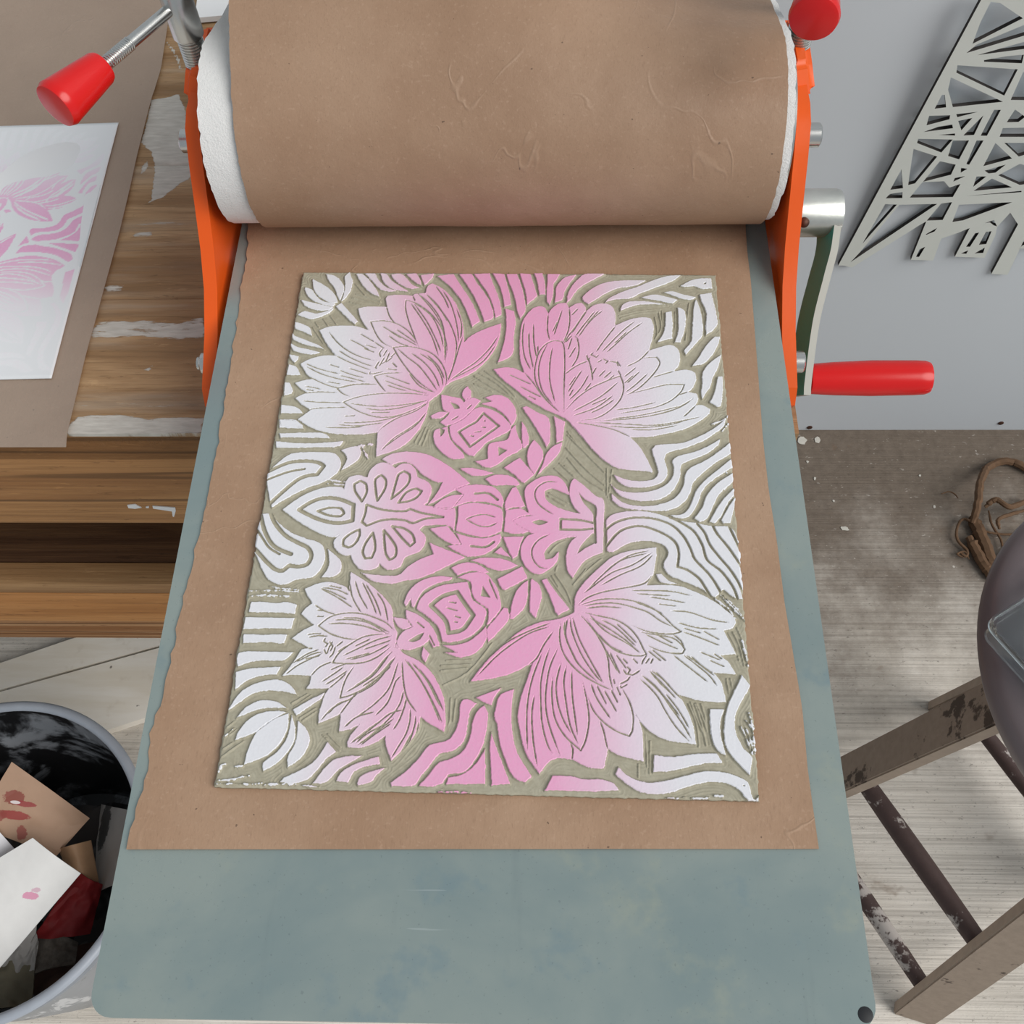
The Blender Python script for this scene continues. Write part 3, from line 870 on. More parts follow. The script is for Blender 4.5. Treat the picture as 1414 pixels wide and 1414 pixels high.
P -563,-1022 -565,-948 -583,-918 -599,-868 -609,-801 -641,-751 -702,-688 -767,-633 -822,-595 -890,-555 -887,-636 -884,-687 -911,-658 -994,-629 -1073,-635 -1164,-677 -1141,-719 -1101,-773 -1138,-804 -1162,-844 -1111,-888 -1075,-914 -1141,-955 -1198,-1004 -1147,-1029 -1087,-1064 -1126,-1074 -1162,-1143 -1193,-1200 -1219,-1237 -1135,-1235 -1051,-1237 -1052,-1284 -1069,-1315 -988,-1314 -934,-1310 -954,-1344 -968,-1414 -976,-1468 -972,-1521 -913,-1497 -852,-1463 -847,-1487 -847,-1568 -781,-1550 -732,-1522 -777,-1584 -792,-1621 -790,-1652 -732,-1660 -640,-1632 -578,-1587 -569,-1647 -532,-1724 -489,-1681 -436,-1621 -391,-1538 -386,-1468 -334,-1507 -245,-1551 -240,-1489 -255,-1375 -282,-1298 -342,-1198 -423,-1128 -518,-1082
G -887,-636 -864,-721 -825,-789 -796,-828
G -1064,-670 -985,-698 -892,-745
G -1053,-665 -956,-680 -887,-711
G -1015,-651 -932,-669
G -1060,-674 -950,-732 -855,-795
G -1086,-782 -1026,-819 -951,-844
G -1066,-815 -1032,-820
G -1064,-857 -1020,-858
G -583,-944 -635,-894 -701,-862 -789,-835 -891,-833 -982,-860 -1046,-920 -969,-968 -881,-995 -803,-1001 -779,-988
G -1000,-906 -891,-900 -773,-914 -651,-954
G -956,-880 -855,-874 -736,-896 -628,-962
G -911,-862 -778,-872 -613,-953
G -612,-960 -751,-979 -838,-1031 -901,-1089 -933,-1152 -840,-1156 -749,-1146 -669,-1108 -594,-1041
G -879,-1109 -796,-1062 -687,-1003 -600,-976
G -813,-1046 -725,-997
G -835,-1132 -716,-1093 -606,-1027
G -758,-1065 -662,-1027 -598,-1001
G -858,-1128 -716,-1086
G -856,-617 -818,-712 -759,-806
G -811,-625 -753,-728 -701,-839
G -790,-634 -720,-744 -673,-850
G -718,-688 -663,-768 -627,-887
G -1107,-979 -1062,-970 -1022,-969
G -1097,-995 -1037,-982 -981,-986
G -1088,-1064 -1063,-1066
G -1203,-1232 -1129,-1167 -999,-1093
G -1168,-1160 -1091,-1101 -1024,-1071
G -1146,-1151 -1061,-1101 -1000,-1085
G -1102,-1134 -1012,-1109
G -1051,-1237 -1005,-1180 -938,-1146
G -941,-1198 -884,-1169 -839,-1152
G -985,-1274 -923,-1226 -866,-1178
G -961,-1290 -891,-1241 -841,-1201
G -934,-1310 -888,-1264 -846,-1217
G -800,-1167 -838,-1239 -854,-1295 -863,-1367 -803,-1348 -718,-1299 -649,-1235 -585,-1140
G -835,-1333 -751,-1277 -674,-1212 -591,-1075
G -732,-1308 -649,-1235 -583,-1164
G -957,-1502 -906,-1435 -828,-1381
G -924,-1467 -872,-1404 -815,-1379 -765,-1341
G -852,-1463 -825,-1418 -781,-1348 -758,-1333
G -819,-1540 -752,-1477 -657,-1446
G -743,-1630 -683,-1573 -577,-1512
G -713,-1640 -652,-1587 -553,-1511
G -772,-1634 -671,-1542 -608,-1497
G -694,-1610 -603,-1542
G -786,-1295 -695,-1222 -621,-1117 -585,-1077
G -780,-1349 -674,-1277 -614,-1196 -560,-1101
G -765,-1487 -662,-1401 -582,-1298 -542,-1132
G -648,-1469 -582,-1383 -548,-1258 -519,-1227
G -744,-1614 -649,-1530 -561,-1452 -487,-1428
G -733,-1643 -611,-1544 -541,-1483
G -693,-1613 -572,-1490 -513,-1397 -497,-1313
G -537,-1549 -506,-1488 -483,-1404 -478,-1359
G -740,-1294 -643,-1213 -574,-1117
G -533,-1712 -499,-1645 -462,-1570 -446,-1494 -450,-1420
G -472,-1666 -437,-1606 -415,-1509 -417,-1465
G -463,-1688 -409,-1591 -393,-1495
G -488,-1696 -432,-1571
G -521,-1138 -502,-1265 -471,-1365 -412,-1442
G -507,-1122 -415,-1231 -329,-1369 -260,-1499
G -467,-1137 -368,-1246 -281,-1400
G -491,-1130 -380,-1285 -311,-1415 -275,-1492
G -419,-1176 -335,-1284 -257,-1430
g -993,-993 -1002,-1018 -977,-1034 -989,-1058
g -971,-1017 -944,-1049 -955,-1082
g -948,-1017 -966,-1058 -973,-1099
g -996,-1067 -976,-1099
g -928,-1049 -938,-1098 -958,-1123
G -921,-1049 -886,-1015
G -909,-1081 -867,-1048
P -1478,-771 -1403,-769 -1323,-776 -1261,-766 -1194,-784 -1199,-845 -1283,-839 -1393,-837 -1485,-839
P -1499,-871 -1198,-871 -1206,-942 -1353,-943 -1498,-952
P -1493,-982 -1386,-985 -1278,-979 -1226,-980 -1239,-1037 -1363,-1033 -1486,-1040
P -1503,-1103 -1447,-1092 -1331,-1092 -1176,-1091 -1223,-1145 -1323,-1147 -1414,-1157 -1493,-1189 -1508,-1143
P -1499,-1223 -1429,-1202 -1332,-1191 -1236,-1183 -1253,-1233 -1347,-1243 -1425,-1277 -1486,-1331
P -1488,-1413 -1452,-1348 -1391,-1300 -1304,-1270 -1221,-1268 -1156,-1302 -1117,-1353 -1212,-1335 -1295,-1333 -1375,-1354 -1442,-1406 -1503,-1455
P -1454,-1503 -1407,-1439 -1345,-1399 -1279,-1390 -1217,-1404 -1166,-1435 -1227,-1435 -1301,-1440 -1373,-1465
P -1437,-1630 -1417,-1561 -1367,-1499 -1298,-1463 -1210,-1453 -1162,-1460 -1232,-1504 -1285,-1550 -1345,-1593
P -1363,-1768 -1353,-1679 -1323,-1589 -1266,-1527 -1205,-1488 -1150,-1466 -1143,-1554 -1169,-1630 -1218,-1697 -1278,-1736
P -1248,-1802 -1257,-1757 -1189,-1697 -1147,-1629 -1132,-1554 -1132,-1477 -1102,-1546 -1096,-1628 -1130,-1703 -1180,-1762
P -1113,-1780 -1120,-1717 -1088,-1635 -1088,-1553 -1091,-1510 -1040,-1552 -1007,-1618 -1028,-1700 -1065,-1745
P -1130,-1444 -1053,-1392 -954,-1334 -973,-1375 -1034,-1422 -1103,-1479
P -1125,-1837 -1044,-1795 -977,-1750 -940,-1698 -905,-1629 -849,-1684 -906,-1733 -943,-1792 -994,-1844 -1063,-1869 -1145,-1862
P -950,-1850 -914,-1792 -863,-1732 -793,-1709 -697,-1701 -773,-1752 -827,-1789 -858,-1833 -898,-1861 -964,-1866
P -829,-1848 -811,-1803 -751,-1758 -674,-1727 -606,-1702 -595,-1747 -678,-1764 -733,-1794 -762,-1854
P -713,-1859 -701,-1822 -625,-1784 -560,-1767 -608,-1812 -633,-1849 -704,-1870
S -1503,-1879 -1430,-1880 -1322,-1878 -1236,-1872
S -1499,-1814 -1491,-1778 -1471,-1770
S -1498,-1864 -1420,-1855 -1329,-1831
S -1235,-1879 -1077,-1871 -924,-1885
S -1498,-1608 -1454,-1562
S -1410,-1783 -1374,-1778
P -526,-1850 -444,-1782 -378,-1708 -325,-1633 -275,-1617 -211,-1593 -172,-1518 -164,-1457 -158,-1373 -122,-1355 -67,-1382 -103,-1433 -113,-1516 -130,-1606 -185,-1659 -264,-1683 -303,-1735 -356,-1808 -395,-1861 -516,-1867
P -367,-1863 -313,-1800 -267,-1734 -190,-1703 -127,-1657 -95,-1575 -85,-1493 -66,-1432 -24,-1391 1,-1438 0,-1513 -20,-1625 -66,-1722 -120,-1781 -206,-1797 -231,-1842 -294,-1865
P -214,-1849 -205,-1812 -134,-1795 -72,-1751 -25,-1684 -7,-1646 0,-1742 4,-1843
P 39,-1849 29,-1741 20,-1632 24,-1549 61,-1645 100,-1739 131,-1810 141,-1839
P -75,-1346 61,-1289 70,-1284 34,-1345 21,-1392 -11,-1379
P 55,-1498 38,-1452 56,-1345 85,-1313 145,-1291 136,-1404 144,-1540 177,-1664 261,-1794 225,-1830 160,-1802 114,-1717 74,-1608
P 335,-1870 375,-1788 474,-1787 553,-1802 645,-1800 715,-1823 744,-1859 602,-1868 461,-1868
P 725,-1772 742,-1729 784,-1769 854,-1803 931,-1811 1031,-1791 1138,-1760 1231,-1739 1330,-1744 1406,-1767 1453,-1794 1464,-1836 1474,-1885 1509,-1902 1479,-1914 1433,-1879 1401,-1838 1333,-1804 1242,-1800 1142,-1823 1042,-1858 957,-1874 859,-1863 783,-1819
P 942,-1655 1036,-1665 1180,-1644 1294,-1639 1324,-1692 1248,-1692 1141,-1717 1033,-1745 935,-1752
P 1269,-1381 1352,-1382 1328,-1448 1323,-1537 1345,-1648 1296,-1619 1271,-1553 1266,-1464
P 1468,-1175 1513,-1238 1452,-1339 1409,-1431 1410,-1520 1446,-1608 1487,-1657 1468,-1753 1392,-1674 1347,-1596 1344,-1492 1370,-1371 1413,-1279
K 1424,-1809 1439,-1810 1436,-1820 1425,-1819
S 1491,-1399 1506,-1488 1508,-1635
S 1464,-1474 1492,-1577 1494,-1635
S 1493,-1905 1511,-1863
S 1139,-1890 1180,-1892 1237,-1884
S 970,-1908 1026,-1897 1111,-1887
S 1307,-1875 1266,-1873
S -263,-1898 -178,-1889 -78,-1897
P 745,176 819,143 909,130 1001,146 1033,195 1025,253 1007,322 1000,372 1018,404 1102,418 1203,430 1324,487 1430,560 1495,625 1480,561 1427,514 1339,447 1235,395 1142,364 1091,338 1077,303 1094,225 1083,157 1032,108 941,83 842,86 776,123
P 728,105 760,70 825,47 940,49 1039,80 1116,148 1136,236 1128,285 1165,325 1267,356 1370,408 1451,466 1437,419 1358,348 1255,297 1187,256 1174,169 1129,72 1053,4 954,-17 857,-9 776,27
P 729,36 799,-29 904,-55 1018,-44 1126,5 1187,92 1208,188 1244,238 1347,298 1461,389 1525,452 1519,360 1412,280 1324,200 1254,122 1234,55 1190,-22 1123,-70 1033,-90 920,-83 798,-66 734,-13
P 1095,-117 1178,-106 1230,-40 1267,55 1321,133 1425,231 1524,323 1519,252 1404,163 1317,75 1279,-20 1226,-116 1160,-141
P 1247,-139 1302,-57 1340,38 1410,125 1516,205 1520,146 1430,58 1376,-37 1329,-140 1280,-161
P 1342,-160 1399,-55 1452,21 1516,90 1517,50 1465,-26 1419,-120 1375,-169
P 1415,-150 1472,-45 1519,24 1505,-53 1472,-167 1432,-168
P 698,-152 781,-102 920,-92 1032,-113 1135,-153 1239,-168 1358,-190 1469,-197 1508,-273 1529,-416 1523,-590 1509,-687 1461,-681 1397,-627 1345,-684 1316,-665 1265,-624 1203,-598 1127,-563 1066,-531 1041,-465 1069,-407 1070,-363 1032,-323 945,-304 849,-318 785,-351 729,-387 695,-381 697,-253
N 689,-230 748,-179 837,-145 934,-138 1031,-155 1117,-199 1178,-275 1215,-361 1236,-427 1316,-526 1363,-611 1390,-678
N 688,-353 755,-261 820,-216 916,-200 1027,-239 1113,-301 1139,-379 1127,-479 1190,-503 1254,-557 1285,-612 1320,-680
N 1096,-135 1143,-157 1236,-226 1286,-325 1312,-431 1393,-506 1456,-609 1478,-685
N 1263,-174 1307,-241 1334,-324 1384,-403 1449,-496 1496,-591 1517,-676
N 1358,-185 1386,-249 1430,-313 1472,-383 1534,-503
N 1462,-193 1495,-285 1534,-398
P 995,-533 1027,-528 1064,-571 1127,-596 1048,-594 1010,-572
S 1363,-646 1427,-721 1518,-836
S 1400,-671 1471,-754 1525,-844
S 1345,-689 1410,-746 1458,-820
R 1407,-904 1439,-985 1462,-1080
R 1431,-887 1469,-984 1489,-1111
R 1462,-870 1493,-967 1507,-1079
R 1380,-1193 1388,-1285
R 1402,-1192 1412,-1254
R 1165,-1337 1189,-1427 1221,-1512
R 1194,-1344 1226,-1426 1250,-1511
R 1223,-1347 1247,-1426 1265,-1500
S 1487,-951 1512,-1111
S 1471,-1443 1510,-1494
S 1442,-1482 1471,-1563 1488,-1628
S 1406,580 1493,622 1539,675
S 1470,530 1526,602
S 1466,222 1511,155
S 1448,77 1513,194
R 445,483 529,384 613,286 687,199
R 437,382 513,284 596,188 686,102
R 446,303 554,158 678,64
R 478,535 580,405 680,297
R 429,243 496,157
R 704,228 702,26
R 738,219 710,7
R 362,223 454,127
R 395,262 512,138
R 444,514 524,394
R 331,38 455,-35
R 315,19 431,-54
R 338,-395 393,-331 457,-294
R 402,-421 379,-518
R 356,-554 396,-626
R -567,406 -518,550
R -541,396 -499,530
R -514,387 -481,509
R -200,959 -72,864 53,790
R -166,982 -39,896 80,770
R -131,1004 -3,897 88,791
R -197,894 -71,831
R -1121,1647 -1025,1624 -919,1589
R -1096,1683 -990,1648 -912,1613
R -1135,1610 -1038,1576 -927,1577
R -1363,1419 -1330,1372
R -1312,1454 -1256,1373
R -1270,1490 -1204,1397
R -1116,1780 -1030,1672
R -1376,1372 -1285,1235 -1190,1123
R 805,1502 951,1545 1097,1564
R 814,1479 951,1527 1097,1541
R 1059,1493 1072,1355 1052,1298
R 1087,1540 1100,1401 1061,1310
R 1111,1552 1117,1379
R 1205,1542 1200,1426 1167,1288
R 1309,1625 1284,1473 1266,1289
R 1366,1661 1403,1521 1393,1336
R -261,-1120 -110,-1109
R -289,-1153 -116,-1141
R -287,-1184 -137,-1165
R -266,-1271 -136,-1197 -50,-1091 7,-1001
R 339,-570 411,-672 474,-764
R 378,-543 442,-646 482,-747
R 504,-592 583,-504 663,-432
R 489,-610 567,-504
R -219,-1351 -218,-1489 -244,-1542
R -189,-1358 -196,-1488
R -1477,-1601 -1405,-1539
R -1499,-1557 -1435,-1494
R -1142,-1403 -1059,-1347
R -1124,-1425 -1036,-1354
R -1085,-1492 -996,-1429
R -1068,-1507 -987,-1444
R -939,-1587 -833,-1673
R -911,-1578 -829,-1651
R -1500,-1683 -1402,-1606
R -1500,-1727 -1390,-1635
R 897,-1541 906,-1723
R 925,-1577 919,-1758
R 856,-1710 854,-1781
R 1152,-1354 1190,-1466 1197,-1599
R 1188,-1353 1219,-1466 1240,-1591
R 1225,-1352 1248,-1465 1262,-1583"""

def vnoise(ny, nx, cell, seed):
    r = np.random.RandomState(seed)
    gy, gx = int(ny/cell)+3, int(nx/cell)+3
    g = r.rand(gy, gx)
    y = np.arange(ny)/cell; x = np.arange(nx)/cell
    y0 = y.astype(int); x0 = x.astype(int)
    fy = (y-y0)[:, None]; fx = (x-x0)[None, :]
    fy = fy*fy*(3-2*fy); fx = fx*fx*(3-2*fx)
    a = g[y0][:, x0]; b = g[y0][:, x0+1]; c = g[y0+1][:, x0]; d = g[y0+1][:, x0+1]
    return (a*(1-fx)+b*fx)*(1-fy)+(c*(1-fx)+d*fx)*fy-0.5

def smooth_poly(P, closed):
    n = len(P)
    if n < 3: return P
    def corner(i):
        if not closed and (i == 0 or i == n-1): return True
        a = P[i]-P[i-1]; b = P[(i+1) % n]-P[i]
        ca = np.dot(a, b)/(np.linalg.norm(a)*np.linalg.norm(b)+1e-9)
        return ca < 0.5
    cor = [corner(i) for i in range(n)]
    out = []
    for i in range(n if closed else n-1):
        b, c = P[i], P[(i+1) % n]
        a = P[i-1] if not cor[i] else b-(c-b)*0.5
        d = P[(i+2) % n] if not cor[(i+1) % n] else c+(c-b)*0.5
        L = np.linalg.norm(c-b); k = max(1, min(5, int(L/2.0)))
        for q in range(k):
            t = q/k
            out.append(0.5*((2*b)+(c-a)*t+(2*a-5*b+4*c-d)*t*t+(3*b-a-3*c+d)*t**3))
    if not closed: out.append(P[-1])
    return np.array(out)

BW, BH = 0.3027, 0.3788
STEP = 0.36
def raster():
    """returns signed distance maps in mm"""
    nx = int(round(BW*1000/STEP))+1; ny = int(round(BH*1000/STEP))+1
    xs = np.linspace(-BW*500, BW*500, nx); ys = np.linspace(-BH*500, BH*500, ny)
    pad = np.full((ny, nx), -9.0); cut = np.full((ny, nx), 9.0); rid = np.full((ny, nx), -9.0); scr = np.full((ny, nx), -9.0)
    def sdist(P, closed, margin, inside):
        x0 = np.searchsorted(xs, P[:, 0].min()-margin); x1 = np.searchsorted(xs, P[:, 0].max()+margin)
        y0 = np.searchsorted(ys, P[:, 1].min()-margin); y1 = np.searchsorted(ys, P[:, 1].max()+margin)
        if x1 <= x0 or y1 <= y0: return None
        X = xs[None, x0:x1]; Y = ys[y0:y1, None]
        D = np.full((y1-y0, x1-x0), 1e9); T = np.zeros_like(D); I = np.zeros(D.shape, bool)
        Q = np.roll(P, -1, 0) if closed else P[1:]
        A = P if closed else P[:-1]
        m = len(A)
        for i, (a, b) in enumerate(zip(A, Q)):
            # only cells near this edge need its distance
            ex0 = np.searchsorted(xs[x0:x1], min(a[0], b[0])-margin); ex1 = np.searchsorted(xs[x0:x1], max(a[0], b[0])+margin)
            ey0 = np.searchsorted(ys[y0:y1], min(a[1], b[1])-margin); ey1 = np.searchsorted(ys[y0:y1], max(a[1], b[1])+margin)
            e = b-a; L2 = e@e+1e-9
            px = X[:, ex0:ex1]-a[0]; py = Y[ey0:ey1]-a[1]
            t = np.clip((px*e[0]+py*e[1])/L2, 0, 1)
            d = (px-t*e[0])**2+(py-t*e[1])**2
            sub = D[ey0:ey1, ex0:ex1]; k = d < sub
            sub[k] = d[k]
            if not closed:
                ts = T[ey0:ey1, ex0:ex1]; ts[k] = ((i+t)/m)[k]
            if inside and a[1] != b[1]:
                r0 = np.searchsorted(ys[y0:y1], min(a[1], b[1])); r1 = np.searchsorted(ys[y0:y1], max(a[1], b[1]))
                if r1 > r0:
                    xc = a[0]+(Y[r0:r1]-a[1])/(b[1]-a[1])*(b[0]-a[0])
                    I[r0:r1] ^= X < xc
        D = np.sqrt(np.minimum(D, margin*margin))
        return (slice(y0, y1), slice(x0, x1)), D, T, I
    HW = {'G': 0.62, 'g': 0.62, 'N': 1.0, 'M': 1.55}
    for l in DESIGN.strip().split('\n'):
        k, r = l.split(' ', 1)
        P = np.array([[float(c) for c in q.split(',')] for q in r.split()])/10.0
        if k in 'PQK':
            P = smooth_poly(P, True)
            o = sdist(P, True, 3.0 if k == 'K' else 7.0, True)
            if o is None: continue
            s, D, T, I = o
            if k in 'PQ':
                pad[s] = np.maximum(pad[s], np.where(I, D, -D))
                if k == 'P': cut[s] = np.minimum(cut[s], D-0.28)
            else: cut[s] = np.minimum(cut[s], np.where(I, -D, D))
        else:
            P = smooth_poly(P, False)
            o = sdist(P, False, 3.5, False)
            if o is None: continue
            s, D, T, I = o
            if k in 'GgNM':
                w = HW[k]
                if k in 'Gg':
                    tp = np.minimum(np.minimum(T, 1-T)*9, 1.0); hw = w*(0.35+0.65*tp)
                else: hw = w
                cut[s] = np.minimum(cut[s], D-hw)
            elif k == 'R': rid[s] = np.maximum(rid[s], 0.42-D)
            elif k == 'S': scr[s] = np.maximum(scr[s], 0.75-D)
    return xs, ys, pad, cut, rid, scr

def build_block():
    xs, ys, pad, cut, rid, scr = raster()
    ny, nx = pad.shape
    n1 = vnoise(ny, nx, 6, 1); n2 = vnoise(ny, nx, 22, 2); n3 = vnoise(ny, nx, 2.5, 3); n4 = vnoise(ny, nx, 60, 4)
    wig = n1*0.30+n3*0.18
    sd = np.minimum(pad-0.1+wig, cut+wig*0.5)
    scr = scr+n1*1.1+n3*0.35-0.15
    st = lambda x, a, b: (lambda t: t*t*(3-2*t))(np.clip((x-a)/(b-a), 0, 1))
    # V-gouged slope beside every pad, then contour-following gouge marks on the cleared ground
    dep = 1.65*(1-st(sd, -0.95, 0.20))
    ground = st(-pad, 0.9, 2.2)
    ph = (-pad+n2*1.6+n4*2.5)/1.15*2*np.pi*0.62
    ripple = 0.27*np.sin(ph)*ground*(0.55+n4*1.2)
    h = -dep+ripple+n1*0.10*ground+n3*0.05
    h += 0.05*n2
    h += 0.20*np.exp(-((sd-0.02)/0.24)**2)        # ink squeezed up along every cut edge
    ridge = st(rid+n1*0.25, -0.35, 0.30)
    h = np.where(sd < 0, h+ridge*0.85*ground, h)
    # trench beside each ridge
    h -= 0.5*st(rid, -1.1, -0.55)*(1-st(rid, -0.5, -0.1))*(sd < 0)
    sc_ = st(scr, -0.25, 0.25)
    h = np.maximum(h, -1.65+sc_*1.45)
    ink = st(sd, -0.34, -0.08)
    ink = np.maximum(ink, sc_*st(scr+n3, 0.0, 0.5))
    # torn bits of ink left on the highest gouge ridges
    ink = np.maximum(ink, 0.75*st(ripple+n3*0.25, 0.36, 0.46)*ground)
    # border: edge of the sheet, slightly rounded and chipped
    ex = np.minimum(xs-xs[0], xs[-1]-xs)[None, :]; ey = np.minimum(ys-ys[0], ys[-1]-ys)[:, None]
    e = np.minimum(ex, ey)
    h -= 0.5*(1-st(e, 0, 0.8))
    xo = np.broadcast_to(xs[None, :]/1000, h.shape).copy(); yo = np.broadcast_to(ys[:, None]/1000, h.shape).copy()
    rag = n1*0.0009+n2*0.0007
    xo[:, 0] += rag[:, 0]; xo[:, -1] += rag[:, -1]; yo[0] += rag[0]*0.5; yo[-1] += rag[-1]
    global INK, INKXY
    INK = np.minimum(st(sd, -0.1, 0.25), 1.0); INKXY = (xs, ys)
    z0 = 0.0042
    def back(r):
        r = r.copy(); r[:, 2] = 0.0; return r
    me = grid_mesh('linocut_block', xo, yo, z0+h/1000, {'ink': ink}, back)
    me.materials.append(M['lino'])
    o = bpy.data.objects.new('linocut_block', me); COL.objects.link(o)
    o.location = (0.0030, 0.3033, BED+0.0026); o.rotation_euler = (0, 0, -0.01654)
    me.polygons.foreach_set('use_smooth', [True]*len(me.polygons))
    tag(o, 'carved lino block of lotus flowers inked pink and white, on kraft paper', 'printing block')

# ------------------------------------------------------------------ setting
def setting():
    n = 2
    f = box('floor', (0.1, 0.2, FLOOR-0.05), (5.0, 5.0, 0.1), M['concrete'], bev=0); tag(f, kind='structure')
    w = box('wall_back', (0.1, D['wall_y']+0.03, 1.2), (5.0, 0.06, 2.7), M['wall'], bev=0); tag(w, kind='structure')
    for p in D['wall_screws']:
        lathe('screw', V(p), (0, -1, 0), [(0, 0.005), (0.0012, 0.005), (0.002, 0.0035)], M['rust'], w, 16)

def bench():
    b = root('workbench', (-0.3, 0.75, FLOOR), 'weathered wooden workbench with peeling white paint under the orange press', 'workbench')
    x0, x1, y0, y1 = -1.15, 0.237, 0.432, 1.055
    # top with traced paint patches
    nx, ny = 560, 300
    X, Y = np.meshgrid(np.linspace(x0, x1, nx), np.linspace(y0, y1, ny))
    paint = np.zeros_like(X)
    for wgt, pts in D['paint']:
        P = np.array(pts); I = np.zeros(X.shape, bool); Dm = np.full(X.shape, 1e9)
        for a, c in zip(P, np.roll(P, -1, 0)):
            e = c-a; t = np.clip(((X-a[0])*e[0]+(Y-a[1])*e[1])/(e@e+1e-12), 0, 1)
            Dm = np.minimum(Dm, np.hypot(X-a[0]-t*e[0], Y-a[1]-t*e[1]))
            if a[1] != c[1]:
                rows = (Y >= min(a[1], c[1])) & (Y < max(a[1], c[1]))
                I ^= rows & (X < a[0]+(Y-a[1])/(c[1]-a[1])*(c[0]-a[0]))
        s = np.where(I, Dm, -Dm)
        paint = np.maximum(paint, np.clip(0.5+s/0.006, 0, 1)*wgt)
    zz = np.full_like(X, TABLE)
    zz += vnoise(ny, nx, 30, 11)*0.0012
    for ys_ in (0.575, 0.742, 0.905): zz -= 0.0022*np.exp(-((Y-ys_-vnoise(ny, nx, 40, 5)*0.001)/0.0018)**2)
    me = grid_mesh('tabletop', X, Y, zz, {'paint': paint}, (0, 0, -0.04))
    finish('tabletop', me, M['wood_top'], b)
    L = x1-x0; cx = (x0+x1)/2
    fb = box('fascia_board', (cx, y0+0.018, (0.7835+0.630)/2), (L, 0.036, 0.7835-0.630), M['wood_front'], b, bev=0.003)
    for pts in D['drips']:
        prism('paint_drip', [V(p) for p in pts], (0, -0.0008, 0), M['white_card'], fb)
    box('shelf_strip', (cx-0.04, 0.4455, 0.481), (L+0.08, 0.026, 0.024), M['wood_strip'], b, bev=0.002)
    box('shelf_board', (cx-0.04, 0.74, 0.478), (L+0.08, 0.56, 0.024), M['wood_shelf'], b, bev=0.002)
    box('rail', (cx-0.04, 0.450, 0.4305), (L+0.08, 0.036, 0.077), M['wood_rail'], b, bev=0.002)
    box('rail', (cx-0.04, 0.454, 0.361), (L+0.08, 0.036, 0.062), M['wood_rail2'], b, bev=0.003)
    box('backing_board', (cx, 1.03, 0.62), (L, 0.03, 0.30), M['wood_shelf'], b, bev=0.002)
    for lx in (x0+0.10, x1-0.10):
        for ly in (0.52, 0.98):
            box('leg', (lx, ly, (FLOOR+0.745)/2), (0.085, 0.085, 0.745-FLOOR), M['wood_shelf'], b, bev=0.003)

def sheet(name, poly_rows, z, mat, label, cat, nu=40, wav=0.0, seed=0, thick=0.0004, parent=None, holes=None):
    """sheet of paper from rows of (left point, right point), gently cockled"""
    rows = poly_rows; ny = len(rows)
    X = np.zeros((ny, nu)); Y = np.zeros((ny, nu)); Zz = np.zeros((ny, nu))
    nz = vnoise(ny, nu, 7, seed)+0.5*vnoise(ny, nu, 3, seed+1)
    for j, (a, c) in enumerate(rows):
        t = np.linspace(0, 1, nu)
        X[j] = a[0]+(c[0]-a[0])*t; Y[j] = a[1]+(c[1]-a[1])*t
        zc = a[2]+(c[2]-a[2])*t if len(a) > 2 else z
        Zz[j] = zc
    Zz = Zz+(nz+0.75)*wav
    me = grid_mesh(name, X, Y, Zz+thick, None, (0, 0, -thick))
    c = (float(X.mean()), float(Y.mean()), float(Zz.min()))
    o = finish(name, me, mat, None, True, c)
    return tag(o, label, cat)

def lerp_edge(E, n):
    """resample a polyline (world xy) evenly in y from first to last"""
    E = np.array(E); y = np.linspace(E[0, 1], E[-1, 1], n)
    o = np.argsort(E[:, 1])
    return y, np.interp(y, E[o, 1], E[o, 0])

def papers():
    # under the block
    n = 90
    yl, xl = lerp_edge(D['kraft_left'], n); yr, xr = lerp_edge(D['kraft_right'], n)
    r = random.Random(3)
    xl = xl+np.array([r.uniform(-1, 1)*0.0010 for _ in xl])
    sheet('kraft_paper', [((xl[i], yl[i]), (xr[i], yr[i])) for i in range(n)], BED+0.0004, M['kraft_bed'],
          'brown kraft sheet lying on the press bed under the carved block', 'paper', 60, 0.0010, 20)
    # on the bench, with two fold creases
    k = D['kraft_table']
    yl, xl = lerp_edge(k, 70)
    rows = [((-1.05, y, TABLE+0.0022), (x, y, TABLE+0.0022)) for x, y in zip(xl, yl)]
    rows = [((a[0], a[1], a[2]+0.0022*math.exp(-((a[1]-0.832)/0.004)**2)), (c[0], c[1], c[2]+0.0015*math.exp(-((c[1]-0.832)/0.004)**2)+0.0)) for a, c in rows]
    sheet('kraft_paper', rows, TABLE, M['kraft_table'], 'large greyish kraft sheet on the workbench beneath the pink print', 'paper', 40, 0.0004, 31)
    # white board at the back
    prism('white_board', [V(p) for p in D['white_board']], (0, 0, 0.006), M['white_card'], None, 0.0006, True, D['white_board'][0])
    tag(bpy.data.objects['white_board'], 'small white board lying behind the left side of the press', 'board')

